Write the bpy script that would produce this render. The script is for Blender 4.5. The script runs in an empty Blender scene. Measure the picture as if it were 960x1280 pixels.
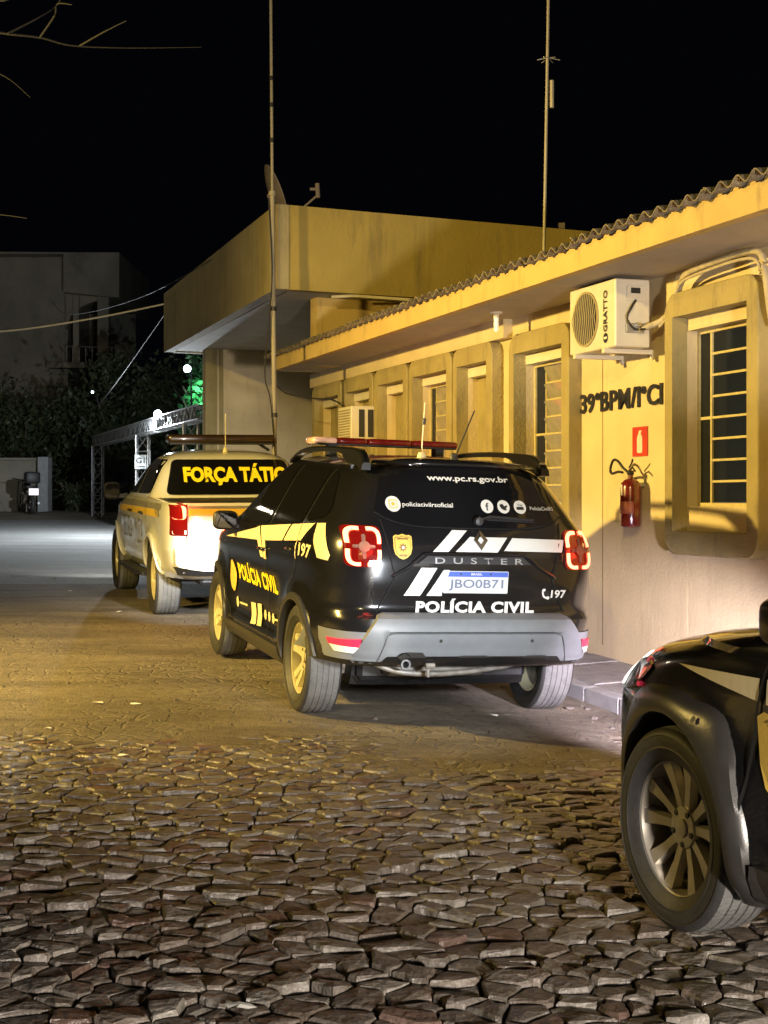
import bpy, bmesh, math, random
from mathutils import Vector, Matrix, noise
random.seed(7)
R = math.radians
scene = bpy.context.scene
# ---------------------------------------------------------------- camera
CAMZ = 1.585
cam_d = bpy.data.cameras.new('camera'); cam = bpy.data.objects.new('camera', cam_d)
scene.collection.objects.link(cam); scene.camera = cam
cam.location = (0, 0, CAMZ); cam.rotation_euler = (R(90), 0, 0)
cam_d.sensor_fit = 'HORIZONTAL'; cam_d.sensor_width = 36; cam_d.lens = 36*1850/960
cam_d.shift_y = -15/960; cam_d.clip_start = .05; cam_d.clip_end = 2000
scene.render.resolution_x, scene.render.resolution_y = 768, 1024
scene.view_settings.view_transform = 'Standard'; scene.view_settings.look = 'None'
scene.view_settings.exposure = .45; scene.view_settings.gamma = 1
scene.cycles.use_denoising = True
scene.cycles.max_bounces = 6; scene.cycles.transparent_max_bounces = 8
scene.cycles.sample_clamp_indirect = 4
# ---------------------------------------------------------------- night sky
world = bpy.data.worlds.new('World'); scene.world = world; world.use_nodes = True
wn = world.node_tree.nodes; wl = world.node_tree.links
bg = wn['Background']; bg.inputs['Color'].default_value = (.55, .62, 1, 1); bg.inputs['Strength'].default_value = .0011
# ---------------------------------------------------------------- lamps of the place, and a fill for the house
def look(o, target):
    o.rotation_euler = (Vector(target)-Vector(o.location)).to_track_quat('-Z', 'Y').to_euler()
def spot(name, loc, target, power, color, size, blend=.3, radius=.1):
    d = bpy.data.lights.new(name, 'SPOT'); o = bpy.data.objects.new(name, d); scene.collection.objects.link(o)
    o.location = loc; d.energy = power; d.color = color; d.spot_size = R(size); d.spot_blend = blend; d.shadow_soft_size = radius
    look(o, target); return o
def point(name, loc, power, color, radius=.1):
    d = bpy.data.lights.new(name, 'POINT'); o = bpy.data.objects.new(name, d); scene.collection.objects.link(o)
    o.location = loc; d.energy = power; d.color = color; d.shadow_soft_size = radius; return o
SODIUM = (1, .69, .18)
spot('street_light_across', (-6.8, 9.2, 3.9), (1.4, 12.2, .9), 4100, SODIUM, 108, .9, .14)
spot('street_light_behind', (-5.0, -18, 9.0), (-.5, 16, 3.3), 9500, (1, .74, .24), 21, .6, .25)
spot('headlight_of_car_behind', (2.6, -2.6, 1.0), (-.1, 5.2, .12), 3400, (1, .90, .79), 90, .8, .22)
point('house_fill_light', (-17.5, 44, 8.5), 90, (1, .86, .62), .2)  # unseen lamp added to brighten the balcony house
COOL = (.80, .92, 1)
# ---------------------------------------------------------------- helpers
def link(o): scene.collection.objects.link(o); return o
def empty(name, label, cat, loc=(0, 0, 0), rz=0, group=None, matrix=None):
    o = link(bpy.data.objects.new(name, None)); o.empty_display_size = .2
    if matrix is not None: o.matrix_world = matrix
    else: o.location = loc; o.rotation_euler = (0, 0, rz)
    if label: o['label'] = label
    if cat: o['category'] = cat
    if group: o['group'] = group
    return o
def tag(o, label=None, cat=None, group=None, kind=None):
    for k, v in (('label', label), ('category', cat), ('group', group), ('kind', kind)):
        if v: o[k] = v
    return o
def obj(name, bm, mat, parent=None, smooth=False, loc=None, angle=None):
    me = bpy.data.meshes.new(name); bm.normal_update(); bm.to_mesh(me); bm.free()
    if mat is not None:
        for m in (mat if isinstance(mat, (list, tuple)) else [mat]): me.materials.append(m)
    if smooth:
        me.polygons.foreach_set('use_smooth', [True]*len(me.polygons))
        if angle is not None:
            me.set_sharp_from_angle(angle=R(angle))
    o = link(bpy.data.objects.new(name, me))
    if parent is not None: o.parent = parent
    if loc: o.location = loc
    return o
def B(): return bmesh.new()
def box(bm, x0, x1, y0, y1, z0, z1, bev=0, M=None, seg=1):
    vs = [bm.verts.new((x, y, z)) for x in (x0, x1) for y in (y0, y1) for z in (z0, z1)]
    fs = [bm.faces.new([vs[i] for i in q]) for q in ((0,1,3,2),(4,6,7,5),(0,4,5,1),(2,3,7,6),(0,2,6,4),(1,5,7,3))]
    if bev:
        es = list({e for f in fs for e in f.edges})
        r = bmesh.ops.bevel(bm, geom=es, offset=bev, segments=seg, affect='EDGES', profile=.5)
        vs = list({v for f in r['faces'] for v in f.verts} | {v for v in vs if v.is_valid})
    if M is not None: bmesh.ops.transform(bm, matrix=M, verts=vs)
    return vs
def prism(bm, pts, h0, h1, axis='z', M=None):
    """polygon (2D) extruded along an axis. axis z: pts=(x,y); y: pts=(x,z); x: pts=(y,z)"""
    def P(p, h): return {'z': (p[0], p[1], h), 'y': (p[0], h, p[1]), 'x': (h, p[0], p[1])}[axis]
    a = [bm.verts.new(P(p, h0)) for p in pts]; b = [bm.verts.new(P(p, h1)) for p in pts]
    n = len(pts)
    bm.faces.new(a[::-1]); bm.faces.new(b)
    for i in range(n): bm.faces.new((a[i], a[(i+1) % n], b[(i+1) % n], b[i]))
    if M is not None: bmesh.ops.transform(bm, matrix=M, verts=a+b)
    return a+b
def tube(bm, pts, r, n=8, caps=True, r2=None):
    pts = [Vector(p) for p in pts]; rings = []
    for i, p in enumerate(pts):
        t = (pts[min(i+1, len(pts)-1)]-pts[max(i-1, 0)]).normalized()
        up = Vector((0, 0, 1)) if abs(t.z) < .95 else Vector((1, 0, 0))
        a = t.cross(up).normalized(); b = a.cross(t)
        rr = r if r2 is None else r+(r2-r)*i/(len(pts)-1)
        rings.append([bm.verts.new(p+rr*(math.cos(2*math.pi*k/n)*a+math.sin(2*math.pi*k/n)*b)) for k in range(n)])
    for u, v in zip(rings, rings[1:]):
        for k in range(n): bm.faces.new((u[k], u[(k+1) % n], v[(k+1) % n], v[k]))
    if caps: bm.faces.new(rings[0][::-1]); bm.faces.new(rings[-1])
    return [v for q in rings for v in q]
def lathe(bm, prof, n=48, axis='y', M=None, closed=False):
    """prof = [(radius, height)]"""
    rings = []
    for r, h in prof:
        ring = []
        for k in range(n):
            c, s = r*math.cos(2*math.pi*k/n), r*math.sin(2*math.pi*k/n)
            ring.append(bm.verts.new({'y': (c, h, s), 'z': (c, s, h), 'x': (h, c, s)}[axis]))
        rings.append(ring)
    prs = list(zip(rings, rings[1:]))+([(rings[-1], rings[0])] if closed else [])
    for u, v in prs:
        for k in range(n): bm.faces.new((u[k], u[(k+1) % n], v[(k+1) % n], v[k]))
    vs = [v for q in rings for v in q]
    if M is not None: bmesh.ops.transform(bm, matrix=M, verts=vs)
    return rings
def fan(bm, ring, flip=False): bm.faces.new(ring[::-1] if flip else ring)
def rrect(x0, x1, y0, y1, r, k=5):
    out = []
    for cx, cy, a0 in ((x1-r, y1-r, 0), (x0+r, y1-r, 90), (x0+r, y0+r, 180), (x1-r, y0+r, 270)):
        for i in range(k): a = R(a0+90*i/(k-1)); out.append((cx+r*math.cos(a), cy+r*math.sin(a)))
    return out
def catmull(pts, k=6, closed=False):
    out = []; n = len(pts)
    for i in range(n if closed else n-1):
        P = [pts[(i+j) % n] if closed else pts[max(0, min(n-1, i+j))] for j in (-1, 0, 1, 2)]
        for s in range(k):
            t = s/k
            out.append(tuple(.5*((2*P[1][d])+(-P[0][d]+P[2][d])*t+(2*P[0][d]-5*P[1][d]+4*P[2][d]-P[3][d])*t*t+(-P[0][d]+3*P[1][d]-3*P[2][d]+P[3][d])*t**3) for d in range(len(pts[0]))))
    if not closed: out.append(tuple(pts[-1]))
    return out
def round_poly(pts, r=.04, k=4):
    out = []; n = len(pts)
    for i in range(n):
        a, p, b = Vector(pts[i-1]), Vector(pts[i]), Vector(pts[(i+1) % n])
        d1 = min(r, (a-p).length*.45); d2 = min(r, (b-p).length*.45)
        s, e = p+(a-p).normalized()*d1, p+(b-p).normalized()*d2
        for j in range(k):
            t = j/(k-1); q = s*(1-t)**2+p*2*t*(1-t)+e*t*t; out.append((q.x, q.y))
    return out
def conform(bm, fn, off, base=None, step=.05):
    """bm holds flat faces in (u,v,0); cut on a grid and lay on the surface fn(u,v,off); base = depth of the skirt"""
    if step:
        us = [v.co.x for v in bm.verts]; vs = [v.co.y for v in bm.verts]
        for ax, vals in ((0, us), (1, vs)):
            c = math.floor(min(vals)/step)*step+step
            while c < max(vals):
                co = [0, 0, 0]; co[ax] = c; no = [0, 0, 0]; no[ax] = 1
                bmesh.ops.bisect_plane(bm, geom=bm.verts[:]+bm.edges[:]+bm.faces[:], plane_co=co, plane_no=no)
                c += step
    sk = []
    if base is not None:
        be = [e for e in bm.edges if e.is_boundary]
        ret = bmesh.ops.extrude_edge_only(bm, edges=be)['geom']
        sk = [v for v in ret if isinstance(v, bmesh.types.BMVert)]
    sset = set(sk)
    for v in bm.verts:
        v.co = Vector(fn(v.co.x, v.co.y, base if v in sset else off))
    bmesh.ops.recalc_face_normals(bm, faces=bm.faces[:])
    return bm
def patch(polys, fn, off=.006, base=None, step=.06):
    bm = B()
    for p in polys: bm.faces.new([bm.verts.new((u, v, 0)) for u, v in p])
    if len(polys) > 1: bmesh.ops.remove_doubles(bm, verts=bm.verts[:], dist=1e-5)
    return conform(bm, fn, off, base, step)
def ribbon_poly(pts, w):
    L, Rr = [], []
    for i, p in enumerate(pts):
        a, b = pts[max(0, i-1)], pts[min(len(pts)-1, i+1)]
        d = Vector((b[0]-a[0], b[1]-a[1])).normalized(); n = Vector((-d.y, d.x))*w/2
        L.append((p[0]+n.x, p[1]+n.y)); Rr.append((p[0]-n.x, p[1]-n.y))
    return [[L[i], L[i+1], Rr[i+1], Rr[i]] for i in range(len(pts)-1)]
def text_bm(body, w=None, h=None, bold=.02, space=1.0, shear=0, extrude=0, cap_fit=True):
    """flat lettering in (u,v,0) centred on the origin"""
    cu = bpy.data.curves.new('t', 'FONT'); cu.body = body; cu.size = 1; cu.offset = bold; cu.space_character = space; cu.shear = shear
    cu.fill_mode = 'FRONT' if not extrude else 'BOTH'; cu.extrude = extrude; cu.resolution_u = 3
    o = link(bpy.data.objects.new('t', cu)); dg = bpy.context.evaluated_depsgraph_get(); dg.update()
    me = bpy.data.meshes.new_from_object(o.evaluated_get(dg)); bm = B(); bm.from_mesh(me)
    bpy.data.objects.remove(o); bpy.data.meshes.remove(me); bpy.data.curves.remove(cu)
    xs = [v.co.x for v in bm.verts]; ys = [v.co.y for v in bm.verts]
    x0, x1, y0, y1 = min(xs), max(xs), min(ys), max(ys)
    sx = w/(x1-x0) if w else None; sy = h/(y1-y0) if h else None
    if sx is None: sx = sy
    if sy is None: sy = sx
    for v in bm.verts: v.co.x = (v.co.x-(x0+x1)/2)*sx; v.co.y = (v.co.y-(y0+y1)/2)*sy
    return bm
def decal_text(name, body, fn, mat, parent, uc, vc, w, h, flip=True, off=.008, tilt=0, step=.12, **k):
    bm = text_bm(body, w, h, **k); s = -1 if flip else 1
    ct, st = math.cos(tilt), math.sin(tilt)
    for v in bm.verts:
        x, y = v.co.x, v.co.y
        v.co.x = uc+s*(x*ct-y*st); v.co.y = vc+x*st+y*ct
    conform(bm, fn, off, None, step)
    return obj(name, bm, mat, parent)
def boolean_cut(o, cutters):
    for c in cutters:
        m = o.modifiers.new('b', 'BOOLEAN'); m.object = c; m.operation = 'DIFFERENCE'; m.solver = 'EXACT'
    dg = bpy.context.evaluated_depsgraph_get(); dg.update()
    me = bpy.data.meshes.new_from_object(o.evaluated_get(dg)); o.modifiers.clear(); old = o.data; o.data = me
    bpy.data.meshes.remove(old); me.name = o.name
    for c in cutters: bpy.data.objects.remove(c)
    me.polygons.foreach_set('use_smooth', [True]*len(me.polygons)); me.set_sharp_from_angle(angle=R(38))
# ---------------------------------------------------------------- materials
def M(name, col, rough=.6, metal=0, var=.12, vs=5, bump=0, bs=60, coat=0, emit=None, es=0, spec=None, dirt=None, ds=2, dth=.55, rvar=0, streak=0):
    m = bpy.data.materials.new(name); m.use_nodes = True; nt = m.node_tree; N = nt.nodes; L = nt.links
    p = N['Principled BSDF']; p.inputs['Roughness'].default_value = rough; p.inputs['Metallic'].default_value = metal
    if coat: p.inputs['Coat Weight'].default_value = coat; p.inputs['Coat Roughness'].default_value = .06
    if spec is not None: p.inputs['Specular IOR Level'].default_value = spec
    tc = N.new('ShaderNodeTexCoord'); n1 = N.new('ShaderNodeTexNoise'); n1.inputs['Scale'].default_value = vs; n1.inputs['Detail'].default_value = 6
    L.new(tc.outputs['Object'], n1.inputs['Vector'])
    mr = N.new('ShaderNodeMapRange'); mr.inputs[1].default_value = .3; mr.inputs[2].default_value = .7
    mr.inputs[3].default_value = 1-var; mr.inputs[4].default_value = 1+var
    L.new(n1.outputs['Fac'], mr.inputs[0])
    mx = N.new('ShaderNodeVectorMath'); mx.operation = 'SCALE'; mx.inputs[0].default_value = col[:3]; L.new(mr.outputs[0], mx.inputs['Scale'])
    out = mx.outputs[0]
    if dirt:
        n2 = N.new('ShaderNodeTexNoise'); n2.inputs['Scale'].default_value = ds; n2.inputs['Detail'].default_value = 9; n2.inputs['Roughness'].default_value = .7
        if streak:
            mp = N.new('ShaderNodeMapping'); mp.inputs['Scale'].default_value = (1, 1, streak); L.new(tc.outputs['Object'], mp.inputs[0]); L.new(mp.outputs[0], n2.inputs['Vector'])
        else: L.new(tc.outputs['Object'], n2.inputs['Vector'])
        m2 = N.new('ShaderNodeMapRange'); m2.inputs[1].default_value = dth; m2.inputs[2].default_value = dth+.2; L.new(n2.outputs['Fac'], m2.inputs[0])
        mm = N.new('ShaderNodeMix'); mm.data_type = 'RGBA'; L.new(m2.outputs[0], mm.inputs[0]); L.new(out, mm.inputs[6]); mm.inputs[7].default_value = (*dirt, 1)
        out = mm.outputs[2]
    L.new(out, p.inputs['Base Color'])
    if rvar:
        m3 = N.new('ShaderNodeMapRange'); m3.inputs[1].default_value = .3; m3.inputs[2].default_value = .7; m3.inputs[3].default_value = rough-rvar; m3.inputs[4].default_value = rough+rvar
        L.new(n1.outputs['Fac'], m3.inputs[0]); L.new(m3.outputs[0], p.inputs['Roughness'])
    if bump:
        nb = N.new('ShaderNodeTexNoise'); nb.inputs['Scale'].default_value = bs; nb.inputs['Detail'].default_value = 5; L.new(tc.outputs['Object'], nb.inputs['Vector'])
        bp = N.new('ShaderNodeBump'); bp.inputs['Strength'].default_value = bump; bp.inputs['Distance'].default_value = .02
        L.new(nb.outputs['Fac'], bp.inputs['Height']); L.new(bp.outputs[0], p.inputs['Normal'])
    if emit: p.inputs['Emission Color'].default_value = (*emit, 1); p.inputs['Emission Strength'].default_value = es
    return m
def glassy(name, tint=(.5, .55, .6), transp=.6, rough=.05):
    m = bpy.data.materials.new(name); m.use_nodes = True; nt = m.node_tree; N = nt.nodes; L = nt.links
    p = N['Principled BSDF']; p.inputs['Base Color'].default_value = (.02, .024, .028, 1); p.inputs['Roughness'].default_value = rough
    t = N.new('ShaderNodeBsdfTransparent'); t.inputs[0].default_value = (*tint, 1)
    mx = N.new('ShaderNodeMixShader'); mx.inputs[0].default_value = transp
    L.new(p.outputs[0], mx.inputs[1]); L.new(t.outputs[0], mx.inputs[2]); L.new(mx.outputs[0], N['Material Output'].inputs[0])
    return m
m_wall = M('cream wall paint', (.62, .51, .31), .85, var=.08, vs=3, bump=.3, bs=35, dirt=(.50, .39, .24), ds=5, dth=.54, streak=.22)
m_surround = M('ochre concrete surround', (.33, .27, .12), .85, var=.12, vs=4, bump=.4, bs=40, dirt=(.18, .15, .09), ds=6, dth=.54, streak=.25)
m_fascia = M('yellow fascia paint', (.52, .38, .14), .8, var=.08, vs=3, bump=.2, bs=30, dirt=(.28, .21, .10), ds=7, dth=.55, streak=.2)
m_block = M('dull parapet paint', (.34, .29, .17), .85, var=.12, vs=1.6, bump=.2, bs=20, dirt=(.18, .16, .11), ds=3.5, dth=.52, streak=.15)  # side parapet, duller and greyer in tone than the end one
m_block_y = M('yellow parapet paint', (.38, .29, .08), .85, var=.10, vs=1.6, bump=.2, bs=20, dirt=(.22, .17, .07), ds=3.5, dth=.52, streak=.15)
m_soffit = M('painted soffit', (.40, .35, .29), .85, var=.12, vs=2, bump=.15, bs=20, dirt=(.26, .22, .17), ds=2, dth=.55)
m_soffit_grey = M('pale grey soffit', (.50, .49, .45), .8, var=.10, vs=2, dirt=(.3, .3, .3), ds=1.5, dth=.58)
m_tile = M('weathered fibre cement', (.20, .17, .12), .95, var=.3, vs=9, bump=.6, bs=60, dirt=(.07, .06, .05), ds=5, dth=.5)
m_pale = M('pale paint', (.66, .60, .48), .75, var=.06)
m_winframe = M('painted steel window bar', (.52, .44, .22), .6, var=.15, vs=20)
m_pane = glassy('window pane', (.55, .6, .68), .55, .08)
m_pane_f = M('frosted louvre pane', (.30, .27, .22), .25, var=.15, vs=12)
m_room = M('glowing room inside', (.22, .24, .28), .9, emit=(.35, .42, .6), es=.30)  # glow put into the room walls to brighten the panes
m_paver = M('concrete paver', (.26, .25, .24), .9, var=.15, vs=6, bump=.5, bs=70, dirt=(.14, .13, .12), ds=4)
m_kerb = M('kerb concrete', (.32, .32, .32), .9, var=.15, vs=6, bump=.4, bs=50)
m_joint = M('pale mortar', (.5, .48, .45), .95)
m_acbody = M('off white enamel', (.62, .57, .47), .45, var=.06, vs=8)
m_acdark = M('dark grille', (.03, .028, .02), .6)
m_acwire = M('worn guard wire', (.35, .28, .14), .5)
m_black = M('black plastic', (.015, .015, .016), .5, var=.2)
m_rail = M('satin black rail', (.006, .006, .006), .3, coat=.3)
m_crack = M('dark joint line', (.16, .12, .06), .9)
m_letter = M('black painted metal letter', (.02, .022, .035), .4, var=.3, vs=30)
m_red = M('extinguisher red', (.13, .008, .008), .25, coat=.9, var=.15, vs=12, dirt=(.10, .012, .012), ds=14)
m_signred = M('sign red', (.50, .035, .02), .5)
m_white = M('white print', (.62, .61, .58), .5, var=.03)
m_chrome = M('bright metal', (.6, .6, .6), .25, metal=1, var=.05)
m_steel = M('galvanised steel', (.38, .38, .38), .45, metal=.7, var=.15, vs=12)
m_pole = M('painted aerial pole', (.30, .27, .20), .6, var=.2, vs=3, dirt=(.25, .2, .14), ds=6)
m_pipewrap = M('taped pipe lagging', (.42, .36, .24), .7, var=.2, vs=14, bump=.5, bs=40)
m_dish = M('dish grey', (.22, .18, .15), .7, var=.15)
m_rock = M('loose stone', (.11, .095, .08), .9, var=.3, bump=.6, bs=30)
# cars
m_carblack = M('black car paint', (.008, .008, .009), .20, coat=.9, var=.1, spec=.35, dirt=(.013, .012, .010), ds=2.2, dth=.55)
m_cargrey = M('grey textured plastic', (.15, .16, .17), .5, var=.06, vs=15, bump=.06, bs=200)
m_cargrey_dark = M('dark cladding plastic', (.034, .032, .030), .30, var=.06, vs=15, bump=.05, bs=200)
m_carglass = M('dark tinted car glass', (.006, .006, .007), .04, var=0, spec=.6)
m_seam = M('panel gap', (.002, .002, .002), .9)
m_film = M('cream reflective film', (.72, .62, .38), .45, var=.04)
m_filmw = M('white reflective film', (.55, .56, .54), .5, var=.05)
m_gold = M('gold badge print', (.62, .42, .08), .4, var=.15, vs=40)
m_golddk = M('dark badge print', (.20, .12, .03), .5)
m_tyre = M('tyre rubber', (.028, .027, .026), .6, var=.2, vs=14, bump=.15, bs=90, dirt=(.05, .045, .038), ds=6)
m_tyred = M('dusty tyre tread', (.13, .13, .125), .85, var=.2, vs=10, bump=.4, bs=60, dirt=(.07, .065, .06), ds=5)
m_alloy = M('yellow tinted alloy', (.62, .56, .36), .35, metal=.25, var=.06)  # silver rims; yellow of the street light put into the colour
m_alloyd = M('dark machined alloy', (.36, .33, .28), .3, metal=.4, var=.1)
m_lampred = M('red lamp glass', (.05, .002, .002), .12, coat=.8, emit=(1, .02, .01), es=.16)
m_lamparc = M('lit tail lamp bar', (1, .3, .2), .3, emit=(1, .16, .07), es=5.5)
m_lampclear = M('clear lamp glass', (.5, .5, .5), .08, coat=1)
m_lampgrey = M('lamp reflector', (.16, .09, .08), .35, metal=.3)
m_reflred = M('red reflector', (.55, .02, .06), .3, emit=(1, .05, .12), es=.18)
m_reflwht = M('clear reflector', (.75, .7, .68), .3)
m_plate = M('plate white', (.50, .51, .52), .4)
m_plateblue = M('plate blue', (.05, .10, .42), .4)
m_platetxt = M('plate character', (.12, .14, .22), .5)
m_whitecar = M('white car paint', (.60, .60, .56), .25, coat=1, var=.03)
m_yellow = M('yellow film', (.55, .36, .03), .4, var=.02)
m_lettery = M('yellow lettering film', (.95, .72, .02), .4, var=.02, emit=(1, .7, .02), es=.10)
m_greyfilm = M('grey film', (.16, .15, .13), .5)
m_bluegrey = M('blue grey lettering', (.22, .27, .36), .5)
m_barred = M('red beacon lens', (.10, .008, .006), .15, coat=1, var=.3, vs=14, emit=(1, .05, .03), es=.03)
m_barwhite = M('pale beacon lens', (.7, .45, .38), .2, coat=1)
m_baramber = M('dark amber beacon lens', (.025, .012, .005), .3, coat=.5)
m_led = M('lit lamp head', (1, 1, 1), .3, emit=(.72, .92, 1), es=14)
m_headlamp = M('lit headlamp', (1, 1, 1), .3, emit=(1, .97, .92), es=2.2)
m_under = M('underbody metal', (.24, .22, .19), .5, metal=.4, var=.35, vs=14, dirt=(.1, .07, .05), ds=9)
# background
m_oldwall = M('stained concrete wall', (.22, .20, .155), .95, var=.25, vs=1.2, bump=.3, bs=10, dirt=(.09, .08, .07), ds=.6, dth=.5)
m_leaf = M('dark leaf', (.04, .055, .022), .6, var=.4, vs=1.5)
m_leafg = M('lamp lit leaf', (.05, .16, .06), .5, var=.3, vs=1.5)  # lamp's brightness put into the leaf colour of the lit tree
m_twig = M('dark twig bark', (.012, .011, .009), .95)
m_bark = M('bark', (.14, .11, .08), .9, var=.3, bump=.6, bs=20)
m_wire = M('pale cable', (.55, .5, .35), .6)
m_wired = M('dark cable', (.02, .02, .02), .7)
m_paper = M('paper scrap', (.8, .78, .72), .8)
# ground materials
def ground_mat(name, c1, c2, c3, rough=.9, bump=.6):
    m = bpy.data.materials.new(name); m.use_nodes = True; nt = m.node_tree; N = nt.nodes; L = nt.links
    p = N['Principled BSDF']; p.inputs['Roughness'].default_value = rough
    tc = N.new('ShaderNodeTexCoord')
    def nz(s, d=6, ro=.6, vec=None):
        n = N.new('ShaderNodeTexNoise'); n.inputs['Scale'].default_value = s; n.inputs['Detail'].default_value = d; n.inputs['Roughness'].default_value = ro
        L.new(vec or tc.outputs['Object'], n.inputs['Vector']); return n.outputs['Fac']
    mp = N.new('ShaderNodeMapping'); mp.inputs['Scale'].default_value = (.5, 1.6, 1); mp.inputs['Rotation'].default_value = (0, 0, R(10)); L.new(tc.outputs['Object'], mp.inputs[0])
    def mixc(f, a, b, lo, hi):
        mr = N.new('ShaderNodeMapRange'); mr.inputs[1].default_value = lo; mr.inputs[2].default_value = hi; L.new(f, mr.inputs[0])
        x = N.new('ShaderNodeMix'); x.data_type = 'RGBA'; L.new(mr.outputs[0], x.inputs[0])
        for i, q in ((6, a), (7, b)):
            if isinstance(q, tuple): x.inputs[i].default_value = (*q, 1)
            else: L.new(q, x.inputs[i])
        return x.outputs[2]
    a = mixc(nz(1.1, 8, .65, mp.outputs[0]), c1, c2, .38, .62)
    b = mixc(nz(14, 8, .7), a, c3, .5, .75)
    L.new(b, p.inputs['Base Color'])
    ad = N.new('ShaderNodeMath'); ad.operation = 'MULTIPLY_ADD'; L.new(nz(9, 8, .7, mp.outputs[0]), ad.inputs[0]); ad.inputs[1].default_value = 1.6
    L.new(nz(75, 4, .6), ad.inputs[2])
    vo = N.new('ShaderNodeTexVoronoi'); vo.feature = 'DISTANCE_TO_EDGE'; vo.inputs['Scale'].default_value = 7.5; L.new(tc.outputs['Object'], vo.inputs['Vector'])
    cr = N.new('ShaderNodeMapRange'); cr.inputs[1].default_value = 0; cr.inputs[2].default_value = .09; L.new(vo.outputs['Distance'], cr.inputs[0])
    mk = N.new('ShaderNodeMapRange'); mk.inputs[1].default_value = .42; mk.inputs[2].default_value = .62; mk.inputs[3].default_value = .1; mk.inputs[4].default_value = 1.1; L.new(nz(.9, 5), mk.inputs[0])
    mu = N.new('ShaderNodeMath'); mu.operation = 'MULTIPLY'; L.new(cr.outputs[0], mu.inputs[0]); L.new(mk.outputs[0], mu.inputs[1])
    a2 = N.new('ShaderNodeMath'); a2.operation = 'ADD'; L.new(ad.outputs[0], a2.inputs[0]); L.new(mu.outputs[0], a2.inputs[1])
    bp = N.new('ShaderNodeBump'); bp.inputs['Strength'].default_value = bump; bp.inputs['Distance'].default_value = .025
    L.new(a2.outputs[0], bp.inputs['Height']); L.new(bp.outputs[0], p.inputs['Normal'])
    return m
m_dirt = ground_mat('earth covered paving', (.105, .085, .06), (.23, .195, .145), (.065, .052, .038), .9, .85)
m_far = ground_mat('worn asphalt', (.19, .19, .18), (.28, .28, .27), (.13, .13, .12), .85, .35)
m_bed = ground_mat('dark joint earth', (.035, .028, .02), (.06, .045, .03), (.02, .016, .012), .95, .8)
def stone_mat(name, col):
    return M(name, col, .42, var=.28, vs=6, bump=.9, bs=26, dirt=(col[0]*.55, col[1]*.5, col[2]*.42), ds=11, dth=.5, rvar=.12)
m_stones = [stone_mat('basalt grey', (.15, .13, .112)), stone_mat('basalt brown', (.135, .11, .09)), stone_mat('basalt pale', (.21, .19, .165)), stone_mat('basalt reddish', (.13, .085, .068))]
# ==SHAPE==
def pchip(tab):
    xs = [p[0] for p in tab]; ys = [p[1] for p in tab]; n = len(xs)
    h = [xs[i+1]-xs[i] for i in range(n-1)]; d = [(ys[i+1]-ys[i])/h[i] for i in range(n-1)]
    m = [d[0]] + [0 if d[i-1]*d[i] <= 0 else 3*(h[i-1]+h[i])/((2*h[i]+h[i-1])/d[i-1]+(h[i]+2*h[i-1])/d[i]) for i in range(1, n-1)] + [d[-1]]
    def f(x):
        if x <= xs[0]: return ys[0]
        if x >= xs[-1]: return ys[-1]
        lo, hi = 0, n-1
        while hi-lo > 1:
            k = (lo+hi)//2
            if xs[k] <= x: lo = k
            else: hi = k
        t = (x-xs[lo])/h[lo]; a, b = ys[lo], ys[lo+1]
        return ((2*t**3-3*t*t+1)*a + (t**3-2*t*t+t)*h[lo]*m[lo] + (-2*t**3+3*t*t)*b + (t**3-t*t)*h[lo]*m[lo+1])
    return f
class Shape:
    """a car body as horizontal slices; origin on the ground under the rear axle, x forward, y left, z up"""
    def __init__(s, xr, xf, b, nr, nf, xc, axles, flare=.03, waist=None):
        s.zs = [p[0] for p in b]
        s.xr, s.xf, s.b = pchip(xr), pchip(xf), pchip(b)
        s.nr, s.nf, s.xc, s.axles, s.flare = pchip(nr), pchip(nf), xc, axles, flare
        s.waist = waist
    def extra(s, x, z):
        e = 0
        for (ax, az, r) in s.axles:
            q = math.hypot(x-ax, (z-az)*1.05)
            k = max(0, min(1, (r+.17-q)/.14)); e += s.flare*k*k*(3-2*k)
        if s.waist:
            x0, x1, z0, z1, dep = s.waist
            kx = max(0, min(1, (x-x0)/.18))*max(0, min(1, (x1-x)/.18)); kz = max(0, min(1, (z-z0)/.10))*max(0, min(1, (z1-z)/.16))
            kx = kx*kx*(3-2*kx); kz = kz*kz*(3-2*kz); e -= dep*kx*kz
        return e
    def Y(s, x, z):
        if x >= s.xc: a = s.xf(z)-s.xc; n = s.nf(z)
        else: a = s.xc-s.xr(z); n = s.nr(z)
        t = min(.9995, abs(x-s.xc)/a)
        k = ((1-t**n)**(1/n))
        return s.b(z)*k+s.extra(x, z)*k**8
    def XR(s, y, z):
        n = s.nr(z); t = min(.9995, abs(y)/s.b(z))
        return s.xc-(s.xc-s.xr(z))*(1-t**n)**(1/n)
    def XF(s, y, z):
        n = s.nf(z); t = min(.9995, abs(y)/s.b(z))
        return s.xc+(s.xf(z)-s.xc)*(1-t**n)**(1/n)
    def ring(s, z, N):
        out = []
        for i in range(N):
            th = 2*math.pi*(i+.5)/N; c, q = math.cos(th), math.sin(th)
            if c >= 0: a = s.xf(z)-s.xc; n = s.nf(z)
            else: a = s.xc-s.xr(z); n = s.nr(z)
            rr = (abs(c)**n+abs(q)**n)**(-1/n)
            x = s.xc+a*c*rr; y = s.b(z)*q*rr
            y += (1 if q > 0 else -1)*s.extra(x, z)*min(1, abs(q)*rr)**8
            out.append((x, y, z))
        return out
    def side(s, sg=1): return lambda x, z, o=0: (x, sg*(s.Y(x, z)+o), z)
    def rear(s, y, z, o=0): return (s.XR(y, z)-o, y, z)
    def front(s, y, z, o=0): return (s.XF(y, z)+o, y, z)
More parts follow.
